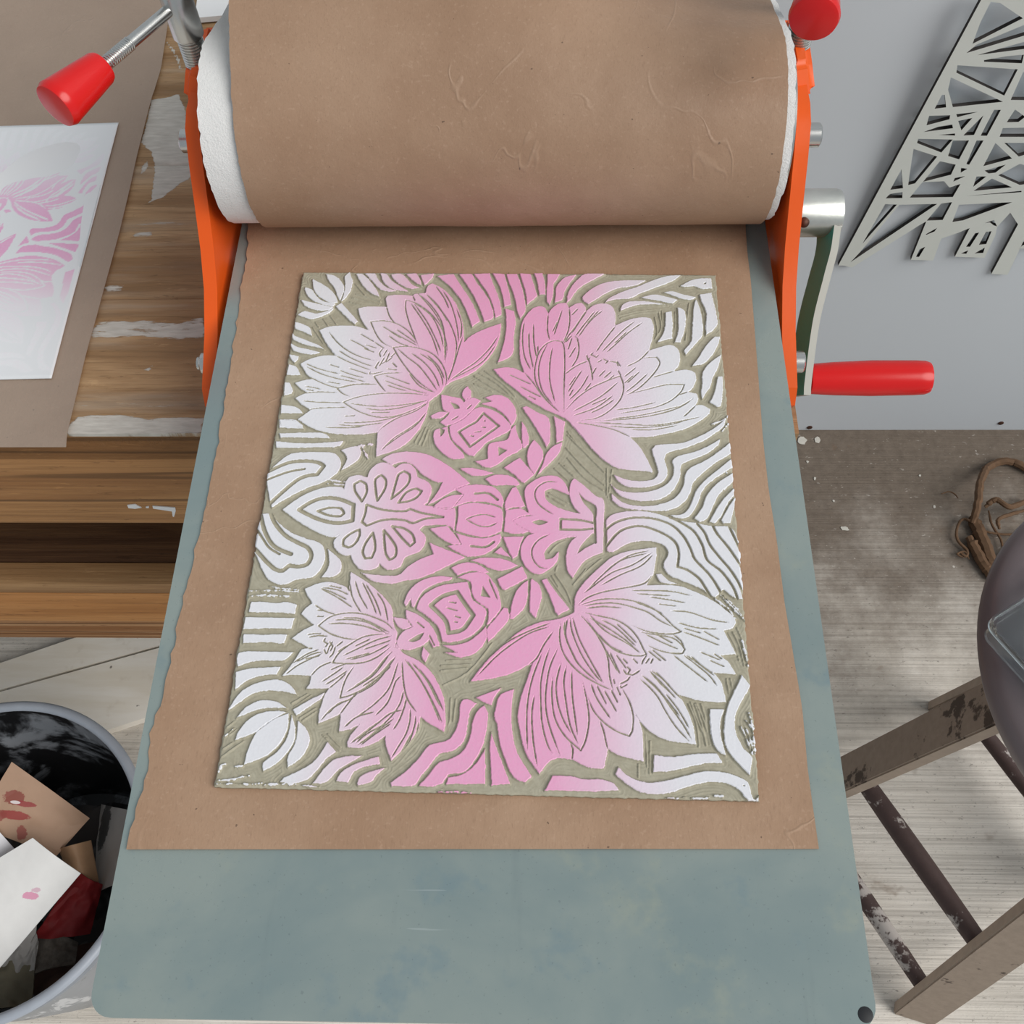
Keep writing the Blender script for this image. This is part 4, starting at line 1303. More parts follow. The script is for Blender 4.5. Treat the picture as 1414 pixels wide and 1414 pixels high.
def build_print():
    xs, ys = INKXY
    st = 3
    sub = INK[::st, ::st]                       # rows = v (block height), cols = u (block width)
    ny, nx = sub.shape
    u = np.linspace(-BW/2, BW/2, nx); v = np.linspace(-BH/2, BH/2, ny)
    # mirrored impression: print x runs with the block's downward direction, print front with the block's right
    ink = sub[::-1, :].T[::-1, :]               # rows: front..back reversed u ; cols: v from top to bottom
    X, Y = np.meshgrid(-v[::-1], -u[::-1])
    m = 0.004
    xv = np.concatenate([[X[0, 0]-m], X[0], [X[0, -1]+0.0025]]); yv = np.concatenate([[Y[0, 0]-m], Y[:, 0], [Y[-1, 0]+m]])
    ink = np.pad(ink, 1)
    X, Y = np.meshgrid(xv, yv)
    Zz = 0.0006+(vnoise(*X.shape, 60, 8)+0.5)*0.0012
    me = grid_mesh('art_print', X, Y, Zz, {'ink': ink}, (0, 0, -0.0005))
    me.materials.append(M['print'])
    o = bpy.data.objects.new('art_print', me); COL.objects.link(o)
    o.location = (D['print_right']-float(xv[-1]), D['print_y'], TABLE+0.0036); o.rotation_euler = (0, 0, D['print_rot'])
    me.polygons.foreach_set('use_smooth', [True]*len(me.polygons))
    tag(o, 'pink and white lotus print on white paper lying on the workbench', 'print')

# ------------------------------------------------------------------ press
def press():
    p = root('printing_press', (0, 0.6, TABLE), 'orange hand-cranked printing press bolted on the wooden workbench', 'printing press')
    prof = [(0.444, 0.7855), (0.432, 0.800), (0.418, 0.835), (0.405, 0.862), (0.412, 0.874), (0.450, 0.889), (0.478, 0.906), (0.498, 0.926), (0.516, 0.950), (0.534, 0.975), (0.548, 0.991), (0.562, 0.996),
            (0.650, 0.996), (0.662, 0.985), (0.680, 0.955), (0.70, 0.925), (0.73, 0.90), (0.79, 0.87), (0.785, 0.84), (0.76, 0.7855)]
    for s in (-1, 1):
        xi = -0.2065 if s < 0 else 0.2042; xo = xi+s*0.0098
        pl = prism('side_plate', [V((xi, y, z)) for y, z in prof], (s*0.0098, 0, 0), M['orange'], p, 0.0016)
        # screw bracket on top of the plate, flaring outwards
        bm = bmesh.new()
        a = [(xi-s*0.004, 0.574, 0.990), (xo+s*0.008, 0.577, 0.988), (xo+s*0.009, 0.640, 0.988), (xi-s*0.004, 0.645, 0.990)]
        c = [(xi-s*0.002, 0.584, 1.0085), (xo+s*0.002, 0.590, 1.0075), (xo+s*0.004, 0.632, 1.0075), (xi-s*0.002, 0.638, 1.0085)]
        vs = [bm.verts.new(q) for q in a+c]
        for f in ((0, 1, 2, 3), (7, 6, 5, 4), (0, 4, 5, 1), (1, 5, 6, 2), (2, 6, 7, 3), (3, 7, 4, 0)): bm.faces.new([vs[i] for i in f])
        bmesh.ops.bevel(bm, geom=bm.edges[:], offset=0.004, segments=3, affect='EDGES')
        from_bm('screw_bracket', bm, M['orange'], pl)
        for (y, z, r, ln, nm) in ((0.572, 0.960, 0.0085, 0.0165, 'tie_rod_end'), (0.4575, 0.8445, 0.0085, 0.0165, 'tie_rod_end')):
            o = lathe(nm, (xo, y, z), (s, 0, 0), [(-0.006, r), (ln-0.0012, r), (ln, r-0.0014)], M['steel'], p, 28)
            if s < 0 and y < 0.5:
                lathe('bolt_tip', (xo+s*ln, y, z), (s, 0, 0), [(-0.002, 0.0052), (0.0025, 0.0052), (0.0032, 0.0042)], M['steel'], o, 20)
            lathe('tie_rod_collar', (xi+s*0.0003, y, z), (-s, 0, 0), [(-0.003, 0.0085), (0.0018, 0.0085), (0.002, 0.0080)], M['steel'], p, 24)
        # pressure screw with T bar and red knob
        ax = V((-0.2120, 0.600, 0)) if s < 0 else V((0.2095, 0.612, 0))
        zt = 1.050 if s < 0 else 1.100
        bm = bmesh.new(); z = 1.000; prf = []
        pitch = 0.0022
        while z < zt-0.024:
            prf += [(z-1.0, 0.0078), (z-1.0+pitch*0.25, 0.0090), (z-1.0+pitch*0.5, 0.0090), (z-1.0+pitch*0.75, 0.0078)]; z += pitch
        bm_lathe(bm, (ax.x, ax.y, 1.000), (0, 0, 1), prf, 28)
        sp = from_bm('pressure_screw', bm, M['steel'], p)
        lathe('screw_head', (ax.x, ax.y, zt-0.024), (0, 0, 1), [(0, 0.0088), (0.001, 0.0108), (0.044, 0.0108), (0.046, 0.0095)], M['steel'], sp, 28)
        if s < 0: d = V((-0.0535, -0.0905, 0)).normalized(); o0 = V((ax.x, ax.y, zt))
        else: d = (V((0.186, 0.508, 1.100))-V((ax.x, ax.y, zt))).normalized(); o0 = V((ax.x, ax.y, zt))
        kn = 0.073 if s < 0 else 0.070
        bar = lathe('handle_bar', o0-d*0.06, d, [(0, 0.0040), (0.06+kn-0.022, 0.0040)], M['steel'], sp, 20)
        tp = []
        z = 0.0
        while z < 0.028: tp += [(z, 0.0040), (z+0.0005, 0.0046), (z+0.001, 0.0046), (z+0.0015, 0.0040)]; z += 0.0018
        lathe('bar_thread', o0+d*(kn-0.026), d, tp, M['steel'], bar, 20)
        if s < 0: lathe('knob', o0+d*kn, d, [(0, 0.0070), (0.0008, 0.0098), (0.003, 0.0108), (0.018, 0.0126), (0.037, 0.0148), (0.040, 0.0152), (0.0435, 0.0138), (0.0440, 0.0120), (0.0442, 0.0)], M['red'], bar, 48)
        else: lathe('knob', o0+d*kn, d, [(0, 0.0070), (0.0008, 0.0096), (0.003, 0.0106), (0.018, 0.0124), (0.034, 0.0140), (0.037, 0.0145), (0.040, 0.0136), (0.041, 0.0115), (0.0415, 0.0)], M['red'], bar, 48)
    # rollers
    lathe('roller', (-0.200, 0.575, 0.967), (1, 0, 0), [(0, 0.054), (0.40, 0.054)], M['steel'], p, 64)
    lathe('roller', (-0.200, 0.577, 0.8605), (1, 0, 0), [(0, 0.032), (0.40, 0.032)], M['steel'], p, 48)
    # crank
    hub = lathe('crank_hub', (0.221, 0.577, 0.8795), (1, 0, 0), [(0, 0.0185), (0.040, 0.0185), (0.0435, 0.0172), (0.0445, 0.013)], M['zinc'], p, 48)
    bm = bmesh.new(); bmesh.ops.create_uvsphere(bm, u_segments=20, v_segments=12, radius=0.0042)
    bmesh.ops.translate(bm, vec=D['hub_screw'], verts=bm.verts[:])
    from_bm('set_screw', bm, M['rust'], hub)
    # crank arm: flat bar with an S bend, green on its inner face
    mid = catmull([(0.2575, 0.570, 0.875), (0.2555, 0.552, 0.864), (0.2500, 0.533, 0.852), (0.2425, 0.505, 0.833), (0.2375, 0.468, 0.808), (0.2368, 0.457, 0.801)], 8)
    bm = bmesh.new(); rows = []
    hw = 0.0125; ht = 0.0030
    for i, q in enumerate(mid):
        t = (mid[min(i+1, len(mid)-1)]-mid[max(i-1, 0)]).normalized()
        nrm = V((1, 0, 0)); nrm = (nrm-t*nrm.dot(t)).normalized(); nrm = Matrix.Rotation(math.radians(-14), 3, t) @ nrm; wv = t.cross(nrm)
        k = 1.0 if i > 5 else 1.0+0.12*(1-i/5)
        rows.append([q+wv*hw*k-nrm*ht, q+wv*hw*k+nrm*ht, q-wv*hw*k+nrm*ht, q-wv*hw*k-nrm*ht])
    bm_loft(bm, rows)
    bmesh.ops.recalc_face_normals(bm, faces=bm.faces[:])
    bm.faces.ensure_lookup_table()
    for k_, f in enumerate(bm.faces): f.material_index = 1 if (len(f.verts) == 4 and k_ % 4 == 3 and k_ < len(bm.faces)-2) else 0
    me = bpy.data.meshes.new('crank_arm'); bm.to_mesh(me); bm.free()
    arm = finish('crank_arm', me, [M['cream'], M['green']], p)
    arm['label'] = 'cream painted crank arm with a dark green inner face'
    gp = [(0, 0.0100), (0.002, 0.0120), (0.02, 0.0132), (0.05, 0.0142), (0.085, 0.0138), (0.092, 0.0134), (0.0955, 0.0122), (0.0965, 0.0095), (0.0967, 0.0)]
    lathe('crank_grip', (0.2425, 0.4685, 0.808), (1, 0.0, 0.015), gp, M['red'], p, 48)
    # bed: a plate of its own that slides through
    bm = bmesh.new()
    R = 0.012; pts = []
    for cx, cy, a0 in ((0.2-R, R, -90), (0.2-R, 0.92-R, 0), (-0.2+R, 0.92-R, 90), (-0.2+R, R, 180)):
        for k in range(7):
            a = math.radians(a0+k*15); pts.append(V((cx+R*math.cos(a), cy+R*math.sin(a), BED-0.006)))
    bm_prism(bm, pts, (0, 0, 0.006))
    es = [e for e in bm.edges if len(e.link_faces) == 2 and e.calc_face_angle(0) > 0.6]
    bmesh.ops.bevel(bm, geom=es, offset=0.0006, segments=2, affect='EDGES')
    bd = root('press_bed', (0, 0.46, BED-0.006), 'blue-grey steel press bed plate sticking out between the orange side plates', 'press bed')
    from_bm('bed_plate', bm, M['bed'], bd)
    q = D['bed_dot']
    lathe('corner_rivet', (q[0], q[1], BED-0.002), (0, 0, 1), [(0, 0.0038), (0.0021, 0.0038), (0.0023, 0.0034)], M['black'], bd, 24)

def roll(name, R, xl, xr, mat, label, cat, thick, seed, lift, wav, ragged, tail):
    """sheet draped round the top roller: from the bed up its front, over the top and away behind"""
    cy, cz = 0.572, 0.9695
    path = []
    for k in range(61):
        a = math.radians(-100)-math.radians(187)*k/60       # clockwise seen from +x: bottom, front, top
        path.append((cy+R*math.cos(a), cz+R*math.sin(a)))
    y0, z0 = path[-1]
    for k in range(1, 22):
        t = k/21
        path.append((y0+0.24*t, z0+tail[0]*t+tail[1]*math.sin(t*math.pi)))
    path = np.array(path); n = len(path); nu = 90
    tng = np.gradient(path, axis=0); tng /= np.linalg.norm(tng, axis=1)[:, None]
    nor = np.stack([-tng[:, 1], tng[:, 0]], 1)
    nor = np.where(((path-[cy, cz])*nor).sum(1)[:, None] < 0, -nor, nor)
    # where the stiff sheet springs away from the roller on its left side
    j0 = int(60*(240-100)/187.0*1.0) if False else int(np.argmin(np.abs((path-[cy, cz])@np.array([math.cos(math.radians(138)), math.sin(math.radians(138))])-R)))
    seg = np.linalg.norm(np.diff(path, axis=0), axis=1); free = path.copy(); ang = math.atan2(tng[j0, 1], tng[j0, 0]); sl = 0.0
    for j in range(j0+1, n):
        sl += seg[j-1]; a = ang-min(sl, 0.30)*5.0
        free[j] = free[j-1]+np.array([math.cos(a), math.sin(a)])*seg[j-1]
    nz = vnoise(n, nu, 14, seed)+0.5*vnoise(n, nu, 6, seed+1)
    er = np.random.RandomState(seed)
    el = np.cumsum(er.uniform(-1, 1, n))*ragged*0.3+er.uniform(-1, 1, n)*ragged; er_ = np.cumsum(er.uniform(-1, 1, n))*ragged*0.3+er.uniform(-1, 1, n)*ragged
    def surf(off):
        X = np.zeros((n, nu)); Y = np.zeros((n, nu)); Zz = np.zeros((n, nu))
        for j in range(n):
            t = np.linspace(0, 1, nu)
            X[j] = xl+el[j]+(xr+er_[j]-xl-el[j])*t
            d = off+nz[j]*wav
            Y[j] = path[j, 0]+nor[j, 0]*d; Zz[j] = path[j, 1]+nor[j, 1]*d
            if lift and j > j0:
                q = np.clip((0.97-t)/0.55, 0, 1); q = q*q*(3-2*q)
                Y[j] = Y[j]*(1-q)+(free[j, 0]+nor[j0, 0]*d)*q; Zz[j] = Zz[j]*(1-q)+(free[j, 1]+nor[j0, 1]*d)*q
        return X, Y, Zz
    A = surf(0.0); B = surf(-thick)
    bm = bmesh.new()
    va = [[bm.verts.new((A[0][j, i], A[1][j, i], A[2][j, i])) for i in range(nu)] for j in range(n)]
    vb = [[bm.verts.new((B[0][j, i], B[1][j, i], B[2][j, i])) for i in range(nu)] for j in range(n)]
    for j in range(n-1):
        for i in range(nu-1):
            bm.faces.new((va[j][i], va[j][i+1], va[j+1][i+1], va[j+1][i])); bm.faces.new((vb[j][i], vb[j+1][i], vb[j+1][i+1], vb[j][i+1]))
    for j in range(n-1):
        bm.faces.new((va[j][0], va[j+1][0], vb[j+1][0], vb[j][0])); bm.faces.new((va[j+1][-1], va[j][-1], vb[j][-1], vb[j+1][-1]))
    for i in range(nu-1):
        bm.faces.new((va[0][i+1], va[0][i], vb[0][i], vb[0][i+1])); bm.faces.new((va[-1][i], va[-1][i+1], vb[-1][i+1], vb[-1][i]))
    o = from_bm(name, bm, mat, None, True, (0, 0.575, BED+0.003))
    return tag(o, label, cat)

# ------------------------------------------------------------------ things around
def lattice():
    cu = bpy.data.curves.new('lattice', 'CURVE'); cu.dimensions = '2D'; cu.fill_mode = 'BOTH'; cu.extrude = 0.0028
    for k, pts in enumerate([D['lat_outer']]+D['lat_holes']):
        s = cu.splines.new('POLY'); s.points.add(len(pts)-1); s.use_cyclic_u = True
        for q, (x, z) in zip(s.points, pts): q.co = (x, z, 0, 1)
    tmp = bpy.data.objects.new('lattice_curve', cu); COL.objects.link(tmp)
    bpy.context.view_layer.update()
    me = bpy.data.meshes.new_from_object(tmp.evaluated_get(bpy.context.evaluated_depsgraph_get()))
    bpy.data.objects.remove(tmp)
    me.name = 'lattice_panel'
    me.materials.clear()
    o = bpy.data.objects.new('lattice_panel', me); COL.objects.link(o)
    me.materials.append(M['panel']); me.materials.append(M['char'])
    for f in me.polygons: f.material_index = 0 if abs(f.normal.z) > 0.7 else 1
    # curve plane (x, z) -> stands upright against the wall, leaning
    o.matrix_world = Matrix(((1, 0, 0, D['lat_org'][0]), (0, 0, -1, D['lat_org'][1]), (0, 1, 0, D['lat_org'][2]), (0, 0, 0, 1))) @ Matrix.Rotation(D['lat_tilt'], 4, 'X')
    tag(o, 'pale laser-cut lattice panel of girders and small houses hanging on the white wall', 'wall panel')

def stool():
    c = V((0.622, 0.290, 0)); zs = D['stool_z']; R = D['stool_r']
    s = root('stool', (c.x, c.y, FLOOR), 'round dark-brown wooden stool with worn splayed legs, on the concrete floor', 'stool')
    lathe('seat', (D['stool_c'][0], D['stool_c'][1], zs-0.034), (0, 0, 1), [(0, R-0.012), (0.004, R-0.004), (0.014, R), (0.022, R-0.001), (0.030, R-0.007), (0.034, R-0.018), (0.0345, R-0.04), (0.0335, 0.0)], M['stool_seat'], s, 96)
    f = []
    ang0 = math.atan2(D['F2'][1]-c.y, D['F2'][0]-c.x); rf = math.hypot(D['F2'][1]-c.y, D['F2'][0]-c.x)
    for k in range(4):
        a = ang0-k*math.pi/2
        foot = V((c.x+rf*math.cos(a), c.y+rf*math.sin(a), FLOOR)); top = V((c.x+0.095*math.cos(a), c.y+0.095*math.sin(a), zs-0.034))
        f.append((foot, top, a))
    def leg_bm(foot, top, a, w=0.056, t=0.017):
        bm = bmesh.new(); d = (top-foot).normalized(); tan = V((-math.sin(a), math.cos(a), 0)); out = tan.cross(d)
        rows = []
        n = 14
        for i in range(n+1):
            q = foot+(top-foot)*i/n
            if i == 0: pass
            rows.append([q+tan*w/2+out*t/2, q+tan*w/2-out*t/2, q-tan*w/2-out*t/2, q-tan*w/2+out*t/2])
        for r in (rows[0], rows[-1]):
            zt = FLOOR if r is rows[0] else zs-0.034
            for i in range(4): r[i] = r[i]-d*((r[i].z-zt)/d.z)
        bm_loft(bm, rows); bm.normal_update()
        for fc in bm.faces: fc.material_index = 1 if abs(fc.normal.dot(tan)) > 0.7 else 0
        es = [e for e in bm.edges if len(e.link_faces) == 2 and e.calc_face_angle(0) > 0.8]
        bmesh.ops.bevel(bm, geom=es, offset=0.002, segments=2, affect='EDGES')
        return bm
    for foot, top, a in f: from_bm('leg', leg_bm(foot, top, a), [M['stool_leg'], M['stool_edge']], s)
    def at(i, t): return f[i][0]+(f[i][1]-f[i][0])*t
    # rungs: a low and a higher one between neighbouring legs
    for i in range(4):
        for t, r in ((0.10, 0.0125), (0.36, 0.0135)):
            a, b = at(i, t+(0.03 if i % 2 else 0)), at((i+1) % 4, t+(0.03 if i % 2 else 0))
            pts = [a+(b-a)*k/10 for k in range(11)]
            bm = bmesh.new(); bm_tube(bm, pts, [r*(0.86+0.14*math.sin(math.pi*k/10)) for k in range(11)], 12)
            from_bm('rung', bm, M['stool_bar'], s)

def clear_box():
    c0 = V(D['box'][0]); ux = V(D['box'][1]).normalized(); uy = V((ux.y, -ux.x, 0))
    zs = D['stool_z']
    t = root('plastic_box', (c0.x+0.05, c0.y, zs+0.0008), 'clear plastic box with lid lying on the round stool seat', 'box')
    L1, L2, h, w = 0.19, 0.125, 0.020, 0.0016
    def tray(z0, h, inset, w, flip):
        bm = bmesh.new()
        def ring(d, z, r=0.010):
            pts = []
            for cx, cy, a0 in ((L1-d-r, d+r, -90), (L1-d-r, L2-d-r, 0), (d+r, L2-d-r, 90), (d+r, d+r, 180)):
                for k in range(6):
                    a = math.radians(a0+k*18); q = c0+ux*(cx+r*math.cos(a))+uy*(cy+r*math.sin(a)); pts.append(V((q.x, q.y, z)))
            return pts
        if not flip: rows = [ring(inset+w, z0+w), ring(inset+w, z0+h), ring(inset-0.002, z0+h+0.001), ring(inset-0.002, z0+h-0.001), ring(inset, z0+h-0.002), ring(inset, z0)]
        else: rows = [ring(inset+w, z0+h-w), ring(inset+w, z0), ring(inset, z0), ring(inset, z0+h)]
        bm_loft(bm, rows)
        return bm
    from_bm('tray', tray(zs+0.0008, h, 0.003, w, False), M['clear'], t)
    from_bm('lid', tray(zs+0.0008+h-0.001, 0.008, 0.0, w, True), M['clear'], t)

def twine():
    bm = bmesh.new(); r = random.Random(5)
    for rad, pts in D['twine']:
        P = [V((q[0], q[1], q[2])) for q in pts]
        P = catmull(P, 8)
        P = [p+V((r.uniform(-1, 1), r.uniform(-1, 1), r.uniform(0, 1)))*rad*0.10 for p in P]
        bm_tube(bm, P, [rad*0.88*(0.9+0.16*r.random())*(1 if 2 < i < len(P)-3 else 0.7) for i in range(len(P))], 8)
    o = from_bm('dried_root', bm, M['fibre'], None, True, (0.85, 0.9, FLOOR))
    tag(o, 'tangled brown dried root with wispy strands on the floor behind the stool', 'root')

def boards():
    for nm, lab, pts, th in (('floor_board', 'pale board on the floor, nearer the workbench of the two', D['ply'][0], 0.016), ('floor_board', 'wide pale spattered board on the floor next to the grey bucket', D['ply'][1], 0.018)):
        o = prism(nm, [V((p[0], p[1], FLOOR)) for p in pts], (0, 0, th), M['ply'], None, 0.0015, True, (pts[0][0], pts[0][1], FLOOR))
        tag(o, lab, 'board', 'pale boards on the floor')

def chips():
    rr = random.Random(9)
    for k, (p, rad) in enumerate(D['chips']):
        n = 11; pts = []
        a0 = rr.uniform(0, 6.28)
        for i in range(n):
            a = 2*math.pi*i/n; q = rad*rr.uniform(0.75, 1.15)
            x, y = q*math.cos(a), q*math.sin(a)*(0.55 if k in (0, 4) else 0.85)
            pts.append(V((p[0]+x*math.cos(a0)-y*math.sin(a0), p[1]+x*math.sin(a0)+y*math.cos(a0), FLOOR+0.0002)))
        o = prism('paint_chip', pts, (0, 0, 0.0012), M['chip'], None, 0, True, (p[0], p[1], FLOOR))
        tag(o, 'small pale paint chip on the brown-stained floor between press bed and white wall', 'chip', 'pale chips scattered on the floor')

def bucket():
    cx, cy = D['bucket_c']; R = D['bucket_r']; zr = D['bucket_z']
    b = root('bucket', (cx, cy, FLOOR), 'round grey plastic bucket full of scrap paper beside the workbench', 'bucket')
    H = zr-FLOOR; Rb = R*0.80
    bm = bmesh.new()
    bm_lathe(bm, (cx, cy, FLOOR), (0, 0, 1), [(0, 0.01), (0, Rb-0.006), (0.006, Rb), (H*0.5, (Rb+R)/2), (H-0.045, R-0.010), (H-0.044, R-0.006), (H-0.038, R-0.006), (H-0.037, R-0.009), (H-0.014, R-0.005), (H-0.004, R-0.005)], 96)
    bm.faces.ensure_lookup_table()
    bmesh.ops.delete(bm, geom=[f for f in bm.faces if len(f.verts) > 4 and f.calc_center_median().z > FLOOR+H*0.5], context='FACES_ONLY')
    from_bm('body', bm, M['bucket_out'], b)
    bm = bmesh.new()
    ri = [(H-0.004, R-0.0075), (H-0.03, R-0.011), (H*0.5, (Rb+R)/2-0.004), (0.010, Rb-0.006), (0.008, 0.005)]
    rings = []
    for t, r in ri: rings.append([V((cx+r*math.cos(2*math.pi*i/96), cy+r*math.sin(2*math.pi*i/96), FLOOR+t)) for i in range(96)])
    bm_loft(bm, rings, False)
    bm.faces.new([v for v in bm.verts[-96:]] if False else [bm.verts[i] for i in []]) if False else None
    bm.verts.ensure_lookup_table()
    bm.faces.new([bm.verts[i] for i in range(96*4, 96*5)])
    for f in bm.faces: f.normal_flip()
    me = bpy.data.meshes.new('lining'); bm.to_mesh(me); bm.free()
    finish('lining', me, M['bucket_in'], b)['label'] = 'inside wall of the bucket smeared with black paint'
    # rolled rim
    bm = bmesh.new(); n = 96; k = 10; rr = 0.0068
    V_ = [[bm.verts.new((cx+(R-0.004+rr*math.cos(2*math.pi*j/k))*math.cos(2*math.pi*i/n), cy+(R-0.004+rr*math.cos(2*math.pi*j/k))*math.sin(2*math.pi*i/n), zr-0.003+rr*0.8*math.sin(2*math.pi*j/k))) for j in range(k)] for i in range(n)]
    for i in range(n):
        for j in range(k): bm.faces.new((V_[i][j], V_[(i+1) % n][j], V_[(i+1) % n][(j+1) % k], V_[i][(j+1) % k]))
    from_bm('rim', bm, M['bucket_rim'], b)

def scrap(name, quad, mat, label, cat, bend=0.0, wav=0.0, seed=1, thick=0.0006, nu=24):
    """a bent sheet: bilinear patch over four world corners, local frame at its first corner with x along the first edge"""
    q = [V(p) for p in quad]
    X = np.zeros((nu, nu)); Y = X.copy(); Zz = X.copy()
    nz = vnoise(nu, nu, 6, seed)+0.6*vnoise(nu, nu, 3, seed+3)
    nrm = (q[1]-q[0]).cross(q[3]-q[0]).normalized()
    if nrm.z < 0: nrm = -nrm
    for j in range(nu):
        for i in range(nu):
            a, c = i/(nu-1), j/(nu-1)
            p = (q[0]*(1-a)+q[1]*a)*(1-c)+(q[3]*(1-a)+q[2]*a)*c
            p = p+nrm*(bend*math.sin(math.pi*a)*1.0+nz[j, i]*wav)
            X[j, i], Y[j, i], Zz[j, i] = p
    me = grid_mesh(name, X, Y, Zz, None, tuple(-nrm*thick))
    o = finish(name, me, mat, None, True, q[0])
    return tag(o, label, cat)

def rubbish():
    S = D['scraps']
    for k in ('kraft', 'card', 'sheet', 'roll', 'red', 'grey', 'tissue', 'cloth', 'rag', 'fill'):
        pass
    kr = m_stain('kraft_scrap_red', (0.44, 0.285, 0.195), D['stain_kraft'])
    scrap('kraft_scrap', S['kraft'], kr, 'folded kraft scrap with dark red smears sticking up in the bucket', 'paper scrap', 0.006, 0.003, 4)
    cd = m_stain('white_card_pink', (0.83, 0.83, 0.82), D['stain_card'])
    scrap('white_card', S['card'], cd, 'clean white card with a small pink smudge on top of the bucket scraps', 'card', 0.004, 0.0, 5, 0.0012)
    scrap('white_sheet', S['sheet'], m_plain('white_offcut', (0.78, 0.78, 0.82), 0.6, 0, 0.05, 40), 'plain white paper offcut at the left of the bucket beneath the white card', 'paper scrap', 0.004, 0.002, 6)
    scrap('rolled_kraft', S['roll'], m_plain('tan_kraft', (0.38, 0.23, 0.13), 0.6, 0, 0.15, 80), 'tan curled kraft strip tucked beneath the red-smeared kraft scrap', 'paper scrap', 0.022, 0.001, 7)
    scrap('red_rag', S['red'], m_plain('dark_red_cloth', (0.20, 0.006, 0.008), 0.7, 0, 0.35, 60, 0.3), 'dark red inky rag beneath the white card in the bucket', 'rag', 0.012, 0.010, 8, 0.004)
    scrap('grey_sheet', S['grey'], m_stain('grey_smeared_sheet', (0.40, 0.38, 0.36), D['stain_grey']), 'grey paper with black smears standing against the right bucket wall', 'paper scrap', 0.006, 0.003, 9)
    scrap('tissue', S['tissue'], m_plain('grey_tissue', (0.33, 0.32, 0.31), 0.7, 0, 0.25, 50), 'crumpled grey tissue poking out beneath the lower edge of the white card', 'tissue', 0.010, 0.012, 10)
    scrap('olive_cloth', S['cloth'], m_plain('olive_cloth', (0.15, 0.135, 0.095), 0.9, 0, 0.25, 60, 0.3), 'olive grey cloth at the bottom left of the bucket', 'cloth', 0.014, 0.010, 11, 0.003)
    scrap('speckled_rag', S['rag'], m_plain('speckled_rag', (0.11, 0.095, 0.08), 0.9, 0, 0.6, 240, 0.6), 'dark speckled rag between the red rag and the olive cloth', 'rag', 0.010, 0.008, 12, 0.004)
    scrap('brown_paper', S['brown'], m_plain('dark_brown_paper', (0.085, 0.040, 0.026), 0.7, 0, 0.3, 40), 'dark brown paper lining the lower right of the bucket', 'paper scrap', 0.010, 0.004, 13)
    scrap('black_fill', S['fill'], m_plain('black_fill_sheet', (0.012, 0.011, 0.011), 0.4, 0, 0.4, 40), 'black crumpled sheet underneath all the scraps in the bucket', 'bag', 0.0, 0.02, 14, 0.001, 40)  # crumpled black sheet spanning the bucket below the scraps

# ------------------------------------------------------------------ camera and light
def camera():
    cam = bpy.data.cameras.new('camera'); cam.sensor_width = 36.0; cam.lens = 36.0; cam.sensor_fit = 'HORIZONTAL'
    o = bpy.data.objects.new('camera', cam); COL.objects.link(o)
    R_, U_, F_ = [V(q) for q in D['cam']]
    o.matrix_world = Matrix(((R_.x, U_.x, -F_.x, 0.032), (R_.y, U_.y, -F_.y, -0.025), (R_.z, U_.z, -F_.z, 1.476), (0, 0, 0, 1)))
    cam.clip_start = 0.02
    SC.camera = o

def light():
    w = bpy.data.worlds.new('overcast_daylight'); SC.world = w; w.use_nodes = True
    w.node_tree.nodes['Background'].inputs[0].default_value = (0.86, 0.94, 1.0, 1)
    w.node_tree.nodes['Background'].inputs[1].default_value = 0.42
    s = bpy.data.lights.new('daylight', 'SUN'); s.energy = 2.55; s.angle = math.radians(42); s.color = (1.0, 0.97, 0.93)
    o = bpy.data.objects.new('daylight', s); COL.objects.link(o)
    d = V((-0.66, 0.34, -0.66))
    o.rotation_euler = d.to_track_quat('-Z', 'Y').to_euler()
    o.location = (2, -1, 3)
    SC.view_settings.view_transform = 'Standard'; SC.view_settings.look = 'None'
    SC.view_settings.gamma = 1.0; SC.view_settings.use_curve_mapping = False
    SC.view_settings.exposure = 0.0

